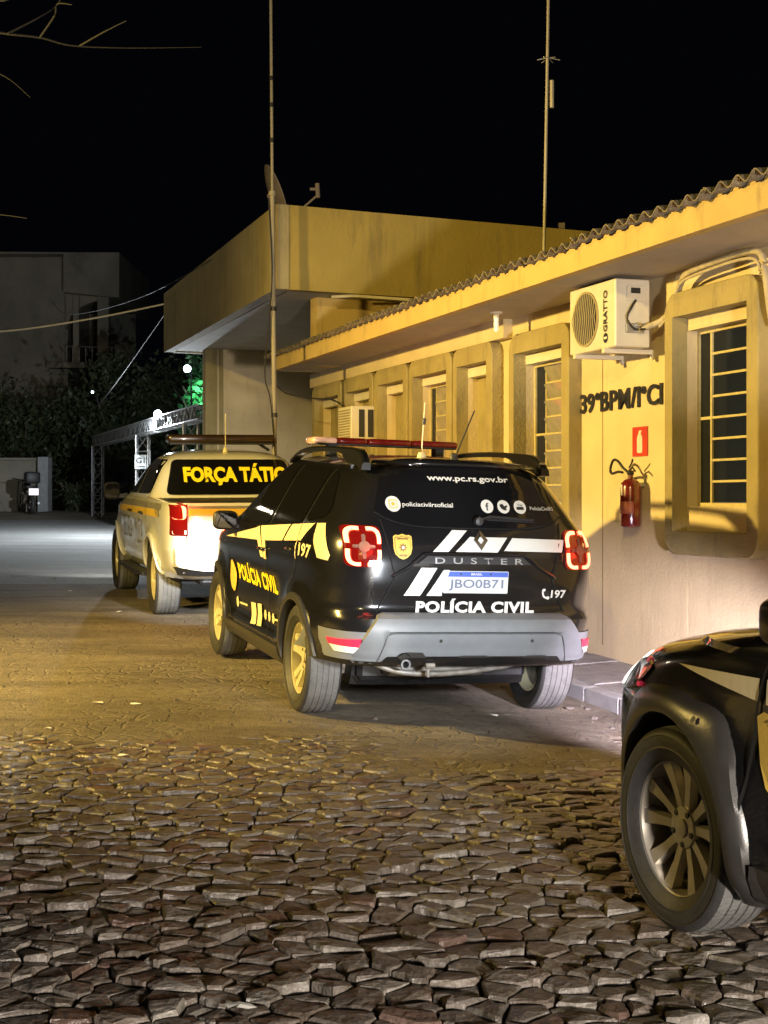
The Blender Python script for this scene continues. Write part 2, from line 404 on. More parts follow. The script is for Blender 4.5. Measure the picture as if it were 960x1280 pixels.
def duster_shape():
    xr = [(.20,-.22),(.386,-.30),(.392,-.77),(.46,-.825),(.60,-.83),(.68,-.82),(.72,-.762),(.78,-.766),(.90,-.782),(1.0,-.784),(1.10,-.770),(1.19,-.735),(1.25,-.700),(1.40,-.61),(1.52,-.53),(1.58,-.485),(1.605,-.43),(1.63,-.1),(1.645,.2)]
    xf = [(.20,3.30),(.28,3.42),(.40,3.50),(.55,3.515),(.78,3.50),(.90,3.45),(.97,3.37),(1.02,3.2),(1.08,2.85),(1.13,2.5),(1.17,2.28),(1.30,2.02),(1.45,1.72),(1.55,1.46),(1.60,1.22),(1.63,.95),(1.645,.5)]
    b = [(.20,.78),(.26,.84),(.34,.868),(.45,.88),(.65,.888),(.90,.888),(1.05,.882),(1.14,.865),(1.20,.842),(1.30,.79),(1.40,.735),(1.50,.675),(1.565,.62),(1.60,.55),(1.62,.46),(1.635,.35),(1.645,.22)]
    nr = [(.2,6),(.6,8),(.9,9),(1.1,9),(1.3,8),(1.5,7),(1.62,3)]
    nf = [(.2,4),(.6,4.5),(.9,5),(1.0,5),(1.1,6),(1.5,5),(1.62,3)]
    return Shape(xr, xf, b, nr, nf, 1.3, [(0,.343,.37),(2.673,.343,.37)], .028, (.45,2.25,.36,.85,.03))
def low_suv_shape(k=.88, z0=.42):
    s = duster_shape(); g = lambda z: z0+(z-z0)/k if z > z0 else z
    for nm in ('xr', 'xf', 'b', 'nr', 'nf'): setattr(s, nm, (lambda f: lambda z: f(g(z)))(getattr(s, nm)))
    f0 = s.xf; sm = lambda a, b, v: (lambda t: t*t*(3-2*t))(max(0, min(1, (v-a)/(b-a)))); s.xf = lambda z: f0(z)-.15*sm(.72, .92, z)*sm(1.12, .92, z)
    n0 = s.nf; s.nf = lambda z: n0(z) if z > 1.0 else 4.4
    s.zs = [z0+(z-z0)*k if z > z0 else z for z in s.zs]; s.flare = .045
    return s
def pickup_shape():
    xr = [(.42,-.95),(.50,-1.13),(.60,-1.19),(.72,-1.19),(.755,-1.145),(.80,-1.135),(1.176,-1.13),(1.182,.33),(1.25,.37),(1.45,.48),(1.60,.58),(1.67,.72),(1.71,1.1)]
    xf = [(.42,3.90),(.6,4.08),(.90,4.06),(1.02,3.92),(1.10,3.4),(1.16,2.85),(1.20,2.66),(1.30,2.44),(1.45,2.14),(1.58,1.86),(1.66,1.6),(1.71,1.3)]
    b = [(.42,.84),(.52,.90),(.75,.925),(1.0,.925),(1.12,.915),(1.176,.90),(1.24,.86),(1.40,.785),(1.55,.71),(1.63,.64),(1.68,.50),(1.71,.28)]
    nr = [(.42,7),(1.17,12),(1.2,9),(1.5,7),(1.7,3)]
    nf = [(.42,4),(1.0,5),(1.2,6),(1.5,5),(1.7,3)]
    return Shape(xr, xf, b, nr, nf, 1.2, [(0,.385,.42),(3.15,.385,.42)], .035, (.6,2.6,.50,.95,.02))
# ==END==
# ================================================================ GROUND
def sstep(a, b, x):
    t = max(0, min(1, (x-a)/(b-a))); return t*t*(3-2*t)
def gz(x, y):
    z = .0265*min(y, 45)
    z -= .036*max(0, min(x+.571, 2.6))*sstep(6.2, 8.6, y)*(1-sstep(16, 24, y))
    return z
def sheet(name, xs, ys, fz, mat, smooth=True):
    bm = B(); g = [[bm.verts.new((x, y, fz(x, y))) for x in xs] for y in ys]
    for j in range(len(ys)-1):
        for i in range(len(xs)-1): bm.faces.new((g[j][i], g[j][i+1], g[j+1][i+1], g[j+1][i]))
    return tag(obj(name, bm, mat, None, smooth), kind='structure')
def lin(a, b, n): return [a+(b-a)*i/(n-1) for i in range(n)]
def road_z(x, y):
    k = sstep(6.4, 9.5, y+1.5*noise.noise(Vector((x*.75+4, y*.6, 0)))+.5*noise.noise(Vector((x*3, y*3, 7)))+.05*x)
    r = noise.noise(Vector((x*1.7, y*3.0, 3)))*.007+noise.noise(Vector((x*6, y*9, 5)))*.004
    return gz(x, y)-.030+k*.036+r
sheet('earth_road', lin(-7, 3.6, 150), lin(2.6, 19.0, 200), road_z, m_dirt)
xs_far = [-260, -60, -20]+lin(-12, 12, 25)+[30, 80, 260]
sheet('street', xs_far, [18.9]+lin(19.6, 45, 20)+[80, 400], lambda x, y: gz(x, y)-(.02 if y < 19 else 0)-.006, m_far)
sheet('ground', [-260, -30, -7, 3.6, 30, 260], [-60, -10, 2.6, 19.0], lambda x, y: gz(x, y)-.06, m_dirt)
# pale strip where the two surfaces meet
bm = B(); box(bm, -9.5, -3.7, 18.86, 18.98, gz(0, 18.9)-.05, gz(0, 18.9)+.012, bev=.006)
tag(obj('pale_strip', bm, m_kerb), kind='structure')
# ---- irregular basalt stones
cob = tag(link(bpy.data.objects.new('cobblestone_paving', None)), kind='structure')
bed = sheet('joint_earth', lin(-4.5, 3.6, 30), lin(1.2, 11.0, 60), lambda x, y: gz(x, y)-.028+.008*noise.noise(Vector((x*3, y*3, 1))), m_bed); 
rnd = random.Random(11)
cell = .088
pts = []
ny = int((10.9-3.2)/cell); nx = int((3.4+3.9)/(cell*1.5))
for j in range(ny):
    for i in range(nx):
        if rnd.random() < .10: continue
        pts.append((-3.9+(i+.5+.5*(j % 2))*cell*1.5+rnd.uniform(-.55, .55)*cell*1.1, 3.2+(j+.5)*cell+rnd.uniform(-.5, .5)*cell*.85))
grid = {}
for k, p in enumerate(pts): grid.setdefault((int(p[0]//.3), int(p[1]//.3)), []).append(k)
def cellpoly(k):
    px, py = pts[k]; poly = [(px+.25*math.cos(R(a)), py+.25*math.sin(R(a))) for a in range(0, 360, 45)]
    gx, gy = int(px//.3), int(py//.3)
    near = [q for a in (-2, -1, 0, 1, 2) for b in (-2, -1, 0, 1, 2) for q in grid.get((gx+a, gy+b), []) if q != k]
    near.sort(key=lambda q: (pts[q][0]-px)**2+(pts[q][1]-py)**2)
    for q in near[:18]:
        qx, qy = pts[q]; mx, my = (px+qx)/2, (py+qy)/2; dx, dy = qx-px, qy-py
        new = []; n = len(poly)
        for i in range(n):
            a, b = poly[i], poly[(i+1) % n]
            da = (a[0]-mx)*dx+(a[1]-my)*dy; db = (b[0]-mx)*dx+(b[1]-my)*dy
            if da <= 0: new.append(a)
            if (da < 0 < db) or (db < 0 < da):
                t = da/(da-db); new.append((a[0]+(b[0]-a[0])*t, a[1]+(b[1]-a[1])*t))
        poly = new
        if len(poly) < 3: return None
    return poly
def stone(bm, k, mi):
    poly = cellpoly(k)
    if not poly: return False
    cx = sum(p[0] for p in poly)/len(poly); cy = sum(p[1] for p in poly)/len(poly)
    # merge very short edges, shrink for the joint, roughen
    out = []
    for i, p in enumerate(poly):
        a = poly[i-1]
        if math.hypot(p[0]-a[0], p[1]-a[1]) > .016: out.append(p)
    if len(out) < 3: return False
    ring = []
    for i, p in enumerate(out):
        b = out[(i+1) % len(out)]; ring.append(p)
        if math.hypot(p[0]-b[0], p[1]-b[1]) > .055: ring.append(((p[0]+b[0])/2+rnd.uniform(-.009, .009), (p[1]+b[1])/2+rnd.uniform(-.009, .009)))
    def sh(p, d, j=0):
        l = math.hypot(p[0]-cx, p[1]-cy) or 1; s = max(.2, (l-d)/l); return (cx+(p[0]-cx)*s+rnd.uniform(-j, j), cy+(p[1]-cy)*s+rnd.uniform(-j, j))
    fd = 1-.75*sstep(6.0, 9.0, cy+.35*noise.noise(Vector((cx, cy, 0))*.9)); tx, ty = rnd.gauss(-.01, .06)*fd, rnd.gauss(-.03, .065)*fd; zc = gz(cx, cy)+rnd.gauss(-.004, .006)*fd-.010*(1-fd)
    def zt(p): return zc+tx*(p[0]-cx)+ty*(p[1]-cy)
    jw = rnd.uniform(.002, .007)
    r0 = [sh(p, jw) for p in ring]; r1 = [sh(p, jw+rnd.uniform(.004, .011), .003) for p in ring]
    v0 = [bm.verts.new((p[0], p[1], zc-.05)) for p in r0]
    v1 = [bm.verts.new((p[0], p[1], zt(p)-rnd.uniform(.004, .011))) for p in r0]
    v2 = [bm.verts.new((p[0], p[1], zt(p)+rnd.uniform(-.002, .004))) for p in r1]
    vc = bm.verts.new((cx+rnd.uniform(-.02, .02), cy+rnd.uniform(-.02, .02), zc+rnd.uniform(.001, .009)))
    n = len(ring); fs = []
    for a, b in ((v0, v1), (v1, v2)):
        for i in range(n): fs.append(bm.faces.new((a[i], a[(i+1) % n], b[(i+1) % n], b[i])))
    for i in range(n): fs.append(bm.faces.new((v2[i], v2[(i+1) % n], vc)))
    for f in fs: f.material_index = mi
    return True
order = []
for k, (x, y) in enumerate(pts):
    vis = abs(x/y) < .275 and y > 4.0 and not (x > .95 and y < 4.9 and x/y > .235)
    order.append((0 if vis else 1, y, k))
order.sort(); cnt = 0; rest = B()
for v, y, k in order:
    mi = rnd.choices([0, 1, 2, 3], [5, 4, 2, .8])[0]
    if v == 0 and cnt < 298:
        b_ = B()
        if stone(b_, k, 0): obj('paving_stone', b_, m_stones[mi], cob); cnt += 1
        else: b_.free()
    else: stone(rest, k, mi)
tag(obj('small_paving_stones', rest, m_stones, cob), kind='stuff')
# loose scraps lying about
scr = [(122, 881, .05), (170, 882, .045), (155, 946, .04), (618, 887, .03), (150, 766, .06), (300, 1262, .05), (88, 740, .05), (60, 912, .03)]
scl = ['white paper scrap on the lit earth left of the rear tyre', 'second pale paper scrap beside the first on the earth road', 'small white scrap at the edge of the first paving stones', 'tiny pale scrap behind the black police car exhaust', 'white litter piece near the pickup rear tyre', 'crumpled white scrap lying between the nearest paving stones', 'pale litter piece on the seam of the two road surfaces', 'small scrap on the earth at the left edge of the road']
for (px, py, s), lb in zip(scr, scl):
    Y = CAMZ/((py-625)/1850+.0265); X = (px-480)/1850*Y; bm = B()
    n = 7; c = bm.verts.new((0, 0, .012)); ring = [bm.verts.new((s*rnd.uniform(.6, 1)*math.cos(6.28*i/n), s*.55*rnd.uniform(.6, 1)*math.sin(6.28*i/n), rnd.uniform(.0, .012))) for i in range(n)]
    for i in range(n): bm.faces.new((c, ring[i], ring[(i+1) % n]))
    o = obj('paper_scrap', bm, m_paper, None, loc=(X, Y, max(gz(X, Y), road_z(X, Y))+.004)); tag(o, lb, 'litter', 'scraps of litter on the road')

# ================================================================ FACADE FRAME  (x = along the wall away from camera, y = out to the street, z up)
FR = Matrix(((-.322, -.947, 0, 5.659), (.947, -.322, 0, 0), (0, 0, 1, 0), (0, 0, 0, 1)))
FR = Matrix.Translation((5.659, 0, 0)) @ Matrix.Rotation(math.atan2(.947, -.322), 4, 'Z')
bld = empty('station_building', 'long single storey yellow police station with corrugated eave and raised window surrounds', 'building', matrix=FR)
DK = .80      # distance of the kerb face from the wall
def FW(s, d, z=0): return FR @ Vector((s, d, z))
def pav_z(s, d):
    p = FW(s, d); return gz(min(p.x, 1.3), p.y)+.10+.03*(DK-d)
pv = B()
S0, S1 = -3.0, 26
n = 58
A = []
for i in range(n+1):
    s = S0+(S1-S0)*i/n
    A.append([pv.verts.new((s, -.02, pav_z(s, 0)-.012)), pv.verts.new((s, DK-.12, pav_z(s, DK-.12)-.012)), pv.verts.new((s, DK-.12, pav_z(s, DK)-.5))])
for a, b in zip(A, A[1:]):
    for k in range(2): pv.faces.new((a[k], a[k+1], b[k+1], b[k]))
pav = obj('pavement', pv, m_joint); pav.matrix_world = FR; tag(pav, kind='structure')
s = 3.0
while s < 21:
    for (d0, d1) in ((.01, .345), (.353, DK-.125)):
        bm = B(); zc = [pav_z(a, b) for a in (s, s+.44) for b in (d0, d1)]
        vs = box(bm, s, s+.44, d0, d1, -.05, 0, bev=.004)
        for v in bm.verts: v.co.z += pav_z(v.co.x, v.co.y)+.003*math.sin(s*7)
        obj('paver', bm, m_paver, pav)
    s += .448
s = 3.0
while s < 24:
    bm = B(); box(bm, s, s+.49, DK-.115, DK, -.45, 0, bev=.012, seg=2)
    for v in bm.verts: v.co.z += pav_z(v.co.x, DK)+.004
    obj('kerb_stone', bm, m_kerb, pav); s += .4985
# ---- wall with openings
SOF = 3.205; T0 = .2
wins = [(9.90, 11.08, 0), (12.62, 13.82, 1), (14.20, 15.17, 2), (15.21, 16.43, 3), (16.48, 17.58, 4), (17.63, 18.78, 5), (18.84, 20.1, 6), (7.15, 8.35, 7), (4.4, 5.6, 8)]
ZT0, ZT1, ZI0, ZI1 = 1.205, 3.03, 1.367, 2.86
bm = B(); br = sorted([(a+.13, b-.11) for a, b, _ in wins]); last = -3.0
for a, b in br:
    box(bm, last, a, -.25, 0, T0, SOF+.3)
    box(bm, a, b, -.25, -.001, T0, 1.54); box(bm, a, b, -.25, -.001, ZI1, SOF+.3); last = b
box(bm, last, 20.35, -.25, 0, T0, SOF+.3)
obj('wall', bm, m_wall, bld)
bm = B()
for s_ in (14.0, ): box(bm, s_, 20.3, .002, .09, 3.035, SOF)
obj('lintel_band', bm, m_wall, bld)
bm = B(); box(bm, 12.247, 12.254, 0, .003, .45, 2.90); obj('wall_joint', bm, m_crack, bld)
for a, b, idx in wins:
    # surround : rounded outside, square inside
    bm = B(); k = 6
    if idx in (2, 3, 4, 5, 6): ro = .12
    else: ro = .14
    ou = rrect(a, b, ZT0, ZT1, ro, k); inn = rrect(a+.13, b-.11, ZI0, ZI1, .004, k)
    V = {}
    for nm, pl, dd in (('ob', ou, 0.0), ('of', ou, .112), ('of2', [(p[0]+(-.008 if p[0] > (a+b)/2 else .008), p[1]+(-.008 if p[1] > 2 else .008)) for p in ou], .12), ('if', inn, .12), ('ib', inn, 0.0)):
        V[nm] = [bm.verts.new((p[0], dd, p[1])) for p in pl]
    n = len(ou)
    for p, q in (('ob', 'of'), ('of', 'of2'), ('of2', 'if'), ('if', 'ib')):
        for i in range(n): bm.faces.new((V[p][i], V[p][(i+1) % n], V[q][(i+1) % n], V[q][i]))
    bmesh.ops.recalc_face_normals(bm, faces=bm.faces[:])
    obj('window_surround', bm, m_surround, bld)
    x0, x1 = a+.13, b-.11
    if idx in (2, 4, 5, 6):
        nb = B(); box(nb, a+.131, b-.111, -.13, -.10, 1.542, ZI1-.001); obj('blind_panel', nb, m_surround, bld)
        bm = B(); box(bm, a+.131, b-.111, -.099, .003, ZI1-.10, ZI1-.002); obj('window_lintel', bm, m_pale, bld)
        continue
    # wall reveal behind is the wall itself; window unit recessed
    w = B(); fr = .022
    dg_ = -.10
    box(w, x0, x0+fr, dg_-.02, dg_+.02, 1.54, ZI1-.09); box(w, x1-fr, x1, dg_-.02, dg_+.02, 1.54, ZI1-.09)
    box(w, x0+fr, x1-fr, dg_-.02, dg_+.02, 1.54, 1.565); box(w, x0+fr, x1-fr, dg_-.02, dg_+.02, ZI1-.115, ZI1-.09)
    mull = (x1-.235, ) if idx == 1 else (x1-.18,)
    for mm in mull: box(w, mm-.009, mm+.009, dg_-.018, dg_+.018, 1.566, ZI1-.116)
    win = obj('window', w, m_winframe, bld)
    bm = B(); box(bm, x0+.001, x1-.001, -.14, .004, ZI1-.09, ZI1-.002); obj('window_lintel', bm, m_pale if idx else m_wall, bld)
    rows = 8; zb, zt = 1.566, ZI1-.116; dz = (zt-zb)/rows
    for r in range(rows):
        z0 = zb+r*dz
        bar = B(); box(bar, x0+fr, mull[0]-.009, dg_-.008, dg_+.014, z0-.008, z0+.008) if r else None
        if r: obj('glazing_bar', bar, m_winframe, win)
        else: bar.free()
        pn = B()
        if idx in (1, 3):   # louvre panes standing open
            Mx = Matrix.Translation((0, dg_+.01, z0+dz*.5)) @ Matrix.Rotation(R(-28 if idx == 1 else -18), 4, 'X')
            box(pn, x0+fr+.004, mull[0]-.013, -.003, .003, -dz*.5, dz*.46, M=Mx)
            obj('pane', pn, m_pane_f, win)
        else:
            box(pn, x0+fr, mull[0]-.009, dg_-.003, dg_+.003, z0+.004, z0+dz-.004); obj('pane', pn, m_pane, win)
    for z0, z1 in ((zb, (zb+zt)/2-.01), ((zb+zt)/2+.01, zt)):
        pn = B(); box(pn, mull[0]+.009, x1-fr, dg_-.003, dg_+.003, z0, z1); obj('pane', pn, m_pane, win)
    bar = B(); box(bar, mull[0]+.009, x1-fr, dg_-.01, dg_+.014, (zb+zt)/2-.01, (zb+zt)/2+.01); obj('glazing_bar', bar, m_winframe, win)
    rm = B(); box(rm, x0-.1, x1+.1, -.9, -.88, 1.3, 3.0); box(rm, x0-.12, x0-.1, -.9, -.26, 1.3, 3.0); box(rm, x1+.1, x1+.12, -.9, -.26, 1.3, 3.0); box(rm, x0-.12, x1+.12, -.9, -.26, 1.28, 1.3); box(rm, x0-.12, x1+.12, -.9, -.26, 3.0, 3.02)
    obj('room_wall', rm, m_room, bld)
    if idx == 0:
        cu = B()   # curtain inside, given a glow so the panes read brighter
        for q in range(47):
            u0, u1 = x1-.93+q*.02, x1-.93+(q+1)*.02
            y0, y1 = -.22+.014*(q % 2), -.22+.014*((q+1) % 2)
            cu.faces.new([cu.verts.new(v) for v in ((u0, y0, 1.55), (u1, y1, 1.55), (u1, y1, 2.8), (u0, y0, 2.8))])
        obj('curtain', cu, M('glowing curtain', (.20, .22, .25), .9, emit=(.5, .55, .62), es=.055), bld)
# ---- letters on the wall
def wall_text(body, s_left, s_right, z0, z1):
    tot = []
    bm = text_bm(body, 1.0, None, bold=.03, space=.95, extrude=.02); xs = sorted(v.co.x for v in bm.verts); bm.free()
    return
chars = '39°BPM/1°CI'; wd = {'3': 1, '9': 1, '°': .55, 'B': 1, 'P': .95, 'M': 1.25, '/': .6, '1': .75, 'C': 1.05, 'I': .42}
tot = sum(wd[c] for c in chars); s_l, s_r = 12.63, 11.29; pos = s_l
def natw(c, h):
    b_ = text_bm(c, None, h, bold=.02); xs = [v.co.x for v in b_.verts]; b_.free(); return max(xs)-min(xs)
hs_ = {c: (.155 if c != '°' else .055) for c in wd}
nat = {c: natw(c, hs_[c]) for c in wd}
gap = .022; kx = ((s_l-s_r)-gap*len(chars))/sum(nat[c] for c in chars)
for c in chars:
    w = nat[c]*kx+gap
    h = .155 if c != '°' else .06; zc = 2.355+(.085 if c == '°' else .045 if 0 else 0)
    if c == '°': zc = 2.40
    bm = text_bm(c, w-gap, h, bold=.02, extrude=.05)
    for v in bm.verts: x, y, z = v.co; v.co = (pos-w/2-x, .002+.014*(z+.05)/.10, zc+y)
    bmesh.ops.recalc_face_normals(bm, faces=bm.faces[:])
    obj('letter', bm, m_letter, bld); pos -= w
# ---- eave: soffit slab, fascia, corrugated sheets
bm = B(); box(bm, -3, 19.8, -.26, .628, SOF, SOF+.06); obj('soffit', bm, m_soffit, bld)
bm = B(); box(bm, -3, 19.86, .63, .71, SOF-.003, SOF+.158); box(bm, 19.80, 19.86, -.2, .628, SOF-.003, SOF+.13); obj('fascia', bm, m_fascia, bld)
per = .177; sh_w = per*5; s = -3.0; q = 0
while s < 19.75:
    bm = B(); nst = 40; G = []
    lift = .007*(q % 2)+rnd.uniform(-.003, .003); skew = rnd.uniform(-.016, .016)
    for i in range(nst+1):
        ss = s+(sh_w+.04)*i/nst; zz = .025*math.sin(2*math.pi*ss/per)
        G.append([(ss, .79+skew, SOF+.182+zz+lift), (ss, -1.2, SOF+.182+zz+lift+2.0*.11), (ss, -3.4, SOF+.182+zz+lift+4.2*.11)])
    top = [[bm.verts.new(p) for p in g] for g in G]; bot = [[bm.verts.new((p[0], p[1], p[2]-.009)) for p in g] for g in G]
    for i in range(nst):
        for k in range(2):
            bm.faces.new((top[i][k], top[i+1][k], top[i+1][k+1], top[i][k+1])); bm.faces.new((bot[i][k], bot[i][k+1], bot[i+1][k+1], bot[i+1][k]))
        bm.faces.new((top[i][0], bot[i][0], bot[i+1][0], top[i+1][0]))
    obj('roof_sheet', bm, m_tile, bld, smooth=True, angle=50); s += sh_w; q += 1
bm = B()   # mortar under the waves: follows the underside
prev = None
i = 0; ss = -3.0
loop = []
while ss < 19.8:
    z = SOF+.182+.025*math.sin(2*math.pi*ss/per)-.012
    cur = [bm.verts.new((ss, .702, SOF+.11)), bm.verts.new((ss, .702, z)), bm.verts.new((ss, .60, z+.008))]
    if prev:
        for k in range(2): bm.faces.new((prev[k], cur[k], cur[k+1], prev[k+1]))
    prev = cur; ss += per/8
obj('eave_filler', bm, m_fascia, bld)
# ---- tall block behind with cantilevered parapet
wing = empty('parapet_block', 'flat roofed block with deep cantilevered parapet rising behind the corrugated eave', 'building', loc=(0, 0, 0))
PA, PB = (-1.24, 17.0), (-3.63, 24.4)
dr = (.9105, .4135); PD = (PA[0]+dr[0]*9, PA[1]+dr[1]*9); PC = (PB[0]+dr[0]*9, PB[1]+dr[1]*9)
zs0, zs1 = 4.015, 4.985
def quadbox(bm, a, b, t, z0, z1):
    """wall from a to b (2D), thickness t to the left of a->b"""
    d = Vector((b[0]-a[0], b[1]-a[1])).normalized(); nn = Vector((-d.y, d.x))*t
    prism(bm, [a, b, (b[0]+nn.x, b[1]+nn.y), (a[0]+nn.x, a[1]+nn.y)], z0, z1)
bm = B(); quadbox(bm, PB, PA, .15, zs0, zs1); obj('side_parapet', bm, m_block, wing)
bm = B(); quadbox(bm, (PA[0]+.003, PA[1]-.001), PD, .15, zs0-.002, zs1+.002); obj('end_parapet', bm, m_block_y, wing)
bm = B(); quadbox(bm, PC, PB, .15, zs0, zs1); obj('back_parapet', bm, m_block, wing)
bm = B(); prism(bm, [(PA[0]+.16, PA[1]+.2), (PD[0], PD[1]+.2), (PC[0], PC[1]-.2), (PB[0]+.2, PB[1]-.14)], zs0+.012, zs0+.12); obj('soffit', bm, m_soffit_grey, wing)
bm = B(); prism(bm, [(PA[0]+.16, PA[1]+.2), (PD[0], PD[1]+.2), (PC[0], PC[1]-.2), (PB[0]+.2, PB[1]-.14)], zs1-.25, zs1-.2); obj('roof_slab', bm, m_block, wing)
bm = B(); quadbox(bm, (-.81, 17.8), (-.81+dr[0]*8, 17.8+dr[1]*8), .2, 3.2, zs0+.01); obj('upper_wall', bm, m_fascia, wing)
bm = B(); quadbox(bm, (-2.87, 23.9), (2.2, 25.6), .3, 0.3, zs0+.01); obj('wall', bm, m_wall, wing)
bm = B(); quadbox(bm, (-2.88, 23.86), (-2.70, 23.92), .02, 0.3, zs0+.008); quadbox(bm, (-2.66, 23.92), (-2.60, 23.94), .01, 0.3, zs0+.008); obj('corner_pilaster', bm, m_surround, wing)
bm = B(); tube(bm, [(-.62, 17.45, 3.98), (-.35, 17.5, 4.0), (0.3, 17.55, 3.96), (1.4, 17.9, 3.93)], .018, 6); obj('cable', bm, m_wire, wing)
bm = B(); quadbox(bm, (-.2, 20.6), (8, 23.0), .2, 0.3, 3.9); obj('inner_wall', bm, m_wall, wing)
# slack cable hanging from the eave end
bm = B(); tube(bm, catmull([(-1.33, 17.5, 3.02), (-1.18, 17.55, 2.86), (-.9, 17.6, 2.80), (-.62, 17.65, 2.78), (-.48, 17.6, 2.70)], 6), .009, 5); tag(obj('slack_cable', bm, m_wired), 'thin dark cable sagging from the tall pole to the wall under the eave end', 'cable')
# ================================================================ THINGS ON THE WALL
# split air conditioner
ac = empty('air_conditioner', 'off white outdoor air conditioner unit on wall brackets beside the big window', 'air conditioner', matrix=FR @ Matrix.Translation((11.32, .10, 2.685)))
W, D_, H = .74, .28, .49
bm = B(); box(bm, 0, W, 0, D_, 0, H, bev=.012, seg=2); cs = obj('casing', bm, m_acbody, ac)
bm = B(); ring = lathe(bm, [(.205, D_+.001), (.205, D_+.012), (.19, D_+.012), (.19, D_+.002)], 40, 'y', Matrix.Translation((.46, 0, .245)))
obj('fan_surround', bm, m_acwire, ac)
bm = B(); rr = lathe(bm, [(.19, D_+.002)], 40, 'y', Matrix.Translation((.46, 0, .245))); fan(bm, rr[0]); obj('fan_opening', bm, m_acdark, ac)
bm = B()
for i in range(5): a = 2*math.pi*i/5; box(bm, .02, .17, D_+.003, D_+.006, -.05, .05, M=Matrix.Translation((.46, 0, .245)) @ Matrix.Rotation(a, 4, 'Y'))
obj('fan_blades', bm, m_black, ac)
for i in range(13):
    dx = -.18+.03*i; hh = math.sqrt(max(0, .198**2-dx*dx))
    bm = B(); tube(bm, [(.46+dx, D_+.012, .245-hh), (.46+dx*1.02, D_+.03, .245), (.46+dx, D_+.012, .245+hh)], .0035, 5); obj('guard_wire', bm, m_acwire, ac)
decal_text('lettering', 'GRATTO', lambda u, v, o: (u, D_+.003+o*.3, v), m_black, ac, .145, .27, .30, .06, tilt=R(90), flip=True, step=None)
bm = B(); rr = lathe(bm, [(.037, D_+.003)], 24, 'y', Matrix.Translation((.145, 0, .075))); fan(bm, rr[0]); lg = obj('logo', bm, m_letter, ac)
bm = B(); box(bm, .12, .17, D_+.004, D_+.005, .066, .084, M=None); obj('logo_stripe', bm, m_white, lg)
bm = B(); box(bm, -.012, 0, .05, .19, .33, .44, bev=.004); sp = obj('service_cover', bm, m_acbody, ac)
bm = B(); box(bm, -.016, -.0125, .085, .16, .385, .425); obj('handle_recess', bm, m_black, sp)
bm = B(); box(bm, -.02, 0, .05, .20, .10, .17, bev=.006); obj('valve_plate', bm, m_steel, ac)
for z in (.115, .155):
    bm = B(); lathe(bm, [(.001, -.075), (.014, -.075), (.016, -.06), (.010, -.055), (.010, -.02), (.001, -.02)], 10, 'x', Matrix.Translation((0, .12, z))); obj('valve', bm, m_chrome, ac)
bm = B(); tube(bm, catmull([(-.012, .12, .335), (-.04, .17, .28), (-.03, .2, .20), (-.06, .15, .12), (-.08, .06, .13)], 6), .009, 6); obj('power_cable', bm, m_black, ac)
for x in (.13, .60):
    bm = B(); box(bm, x-.018, x+.018, -.098, D_+.03, -.035, -.004); box(bm, x-.016, x+.016, -.099, -.08, -.07, -.0355); obj('bracket', bm, m_pale, ac)
pp = catmull([(-.05, .09, .13), (-.16, -.01, .18), (-.33, -.02, .28), (-.43, .0, .40), (-.60, .03, .455), (-1.0, .045, .475), (-1.30, .045, .48), (-1.48, .045, .45), (-1.545, .05, .33), (-1.56, .03, .12), (-1.50, -.03, .0)], 6)
bm = B(); tube(bm, pp, .023, 10); tube(bm, [(p[0]+.02, p[1]+.015, p[2]-.045) for p in pp[6:48]], .011, 8)
o = obj('insulated_pipe', bm, m_pipewrap, ac, smooth=True)
# window type air conditioner further along
wa = empty('window_air_conditioner', 'small boxy cream air conditioner sticking out of a far window surround', 'air conditioner', matrix=FR @ Matrix.Translation((17.60, .02, 2.24)))
bm = B(); box(bm, 0, .50, 0, .36, 0, .40, bev=.01); obj('casing', bm, m_pale, wa)
for i in range(11):
    bm = B(); box(bm, .04, .46, .362, .37, .05+i*.03, .062+i*.03); obj('louvre', bm, m_acwire, wa)
for y in (.10, .205):
    bm = B(); box(bm, -.006, -.001, y, y+.065, .05, .36); obj('side_vent', bm, m_acdark, wa)
# extinguisher sign
sg = empty('extinguisher_sign', 'red square sign with white extinguisher symbol on the yellow wall', 'sign', matrix=FR @ Matrix.Translation((11.64, .003, 2.02)))
bm = B(); box(bm, -.115, .115, 0, .006, -.11, .11, bev=.002); obj('plate', bm, m_signred, sg)
bm = B(); prism(bm, round_poly([(-.04, -.085), (.04, -.085), (.04, .035), (.015, .06), (.015, .08), (-.03, .085), (-.03, .07), (-.012, .06), (-.04, .035)], .015), .0065, .0075, 'y'); obj('symbol', bm, m_white, sg)
# extinguisher
ex = empty('fire_extinguisher', 'red fire extinguisher with looped black hose hanging on the wall under its sign', 'extinguisher', matrix=FR @ Matrix.Translation((11.585, .115, 1.384)))
bm = B(); rg = lathe(bm, [(.001, 0), (.06, 0), (.074, .012), (.076, .03), (.076, .29), (.070, .325), (.045, .35), (.022, .36), (.020, .385), (.001, .385)], 32, 'z'); obj('cylinder', bm, m_red, ex, smooth=True, angle=50)
bm = B(); lathe(bm, [(.0775, .235), (.0775, .315)], 32, 'z')
for v in list(bm.verts):
    pass
bmesh.ops.delete(bm, geom=[f for f in bm.faces if f.calc_center_median().x < -.02 or f.calc_center_median().y < 0], context='FACES'); obj('paper_label', bm, m_white, ex)
bm = B(); lathe(bm, [(.0772, .10), (.0772, .19)], 32, 'z'); bmesh.ops.delete(bm, geom=[f for f in bm.faces if f.calc_center_median().y < .02], context='FACES'); obj('instruction_band', bm, M('dull red print', (.30, .08, .06), .4, var=.3, vs=60), ex)
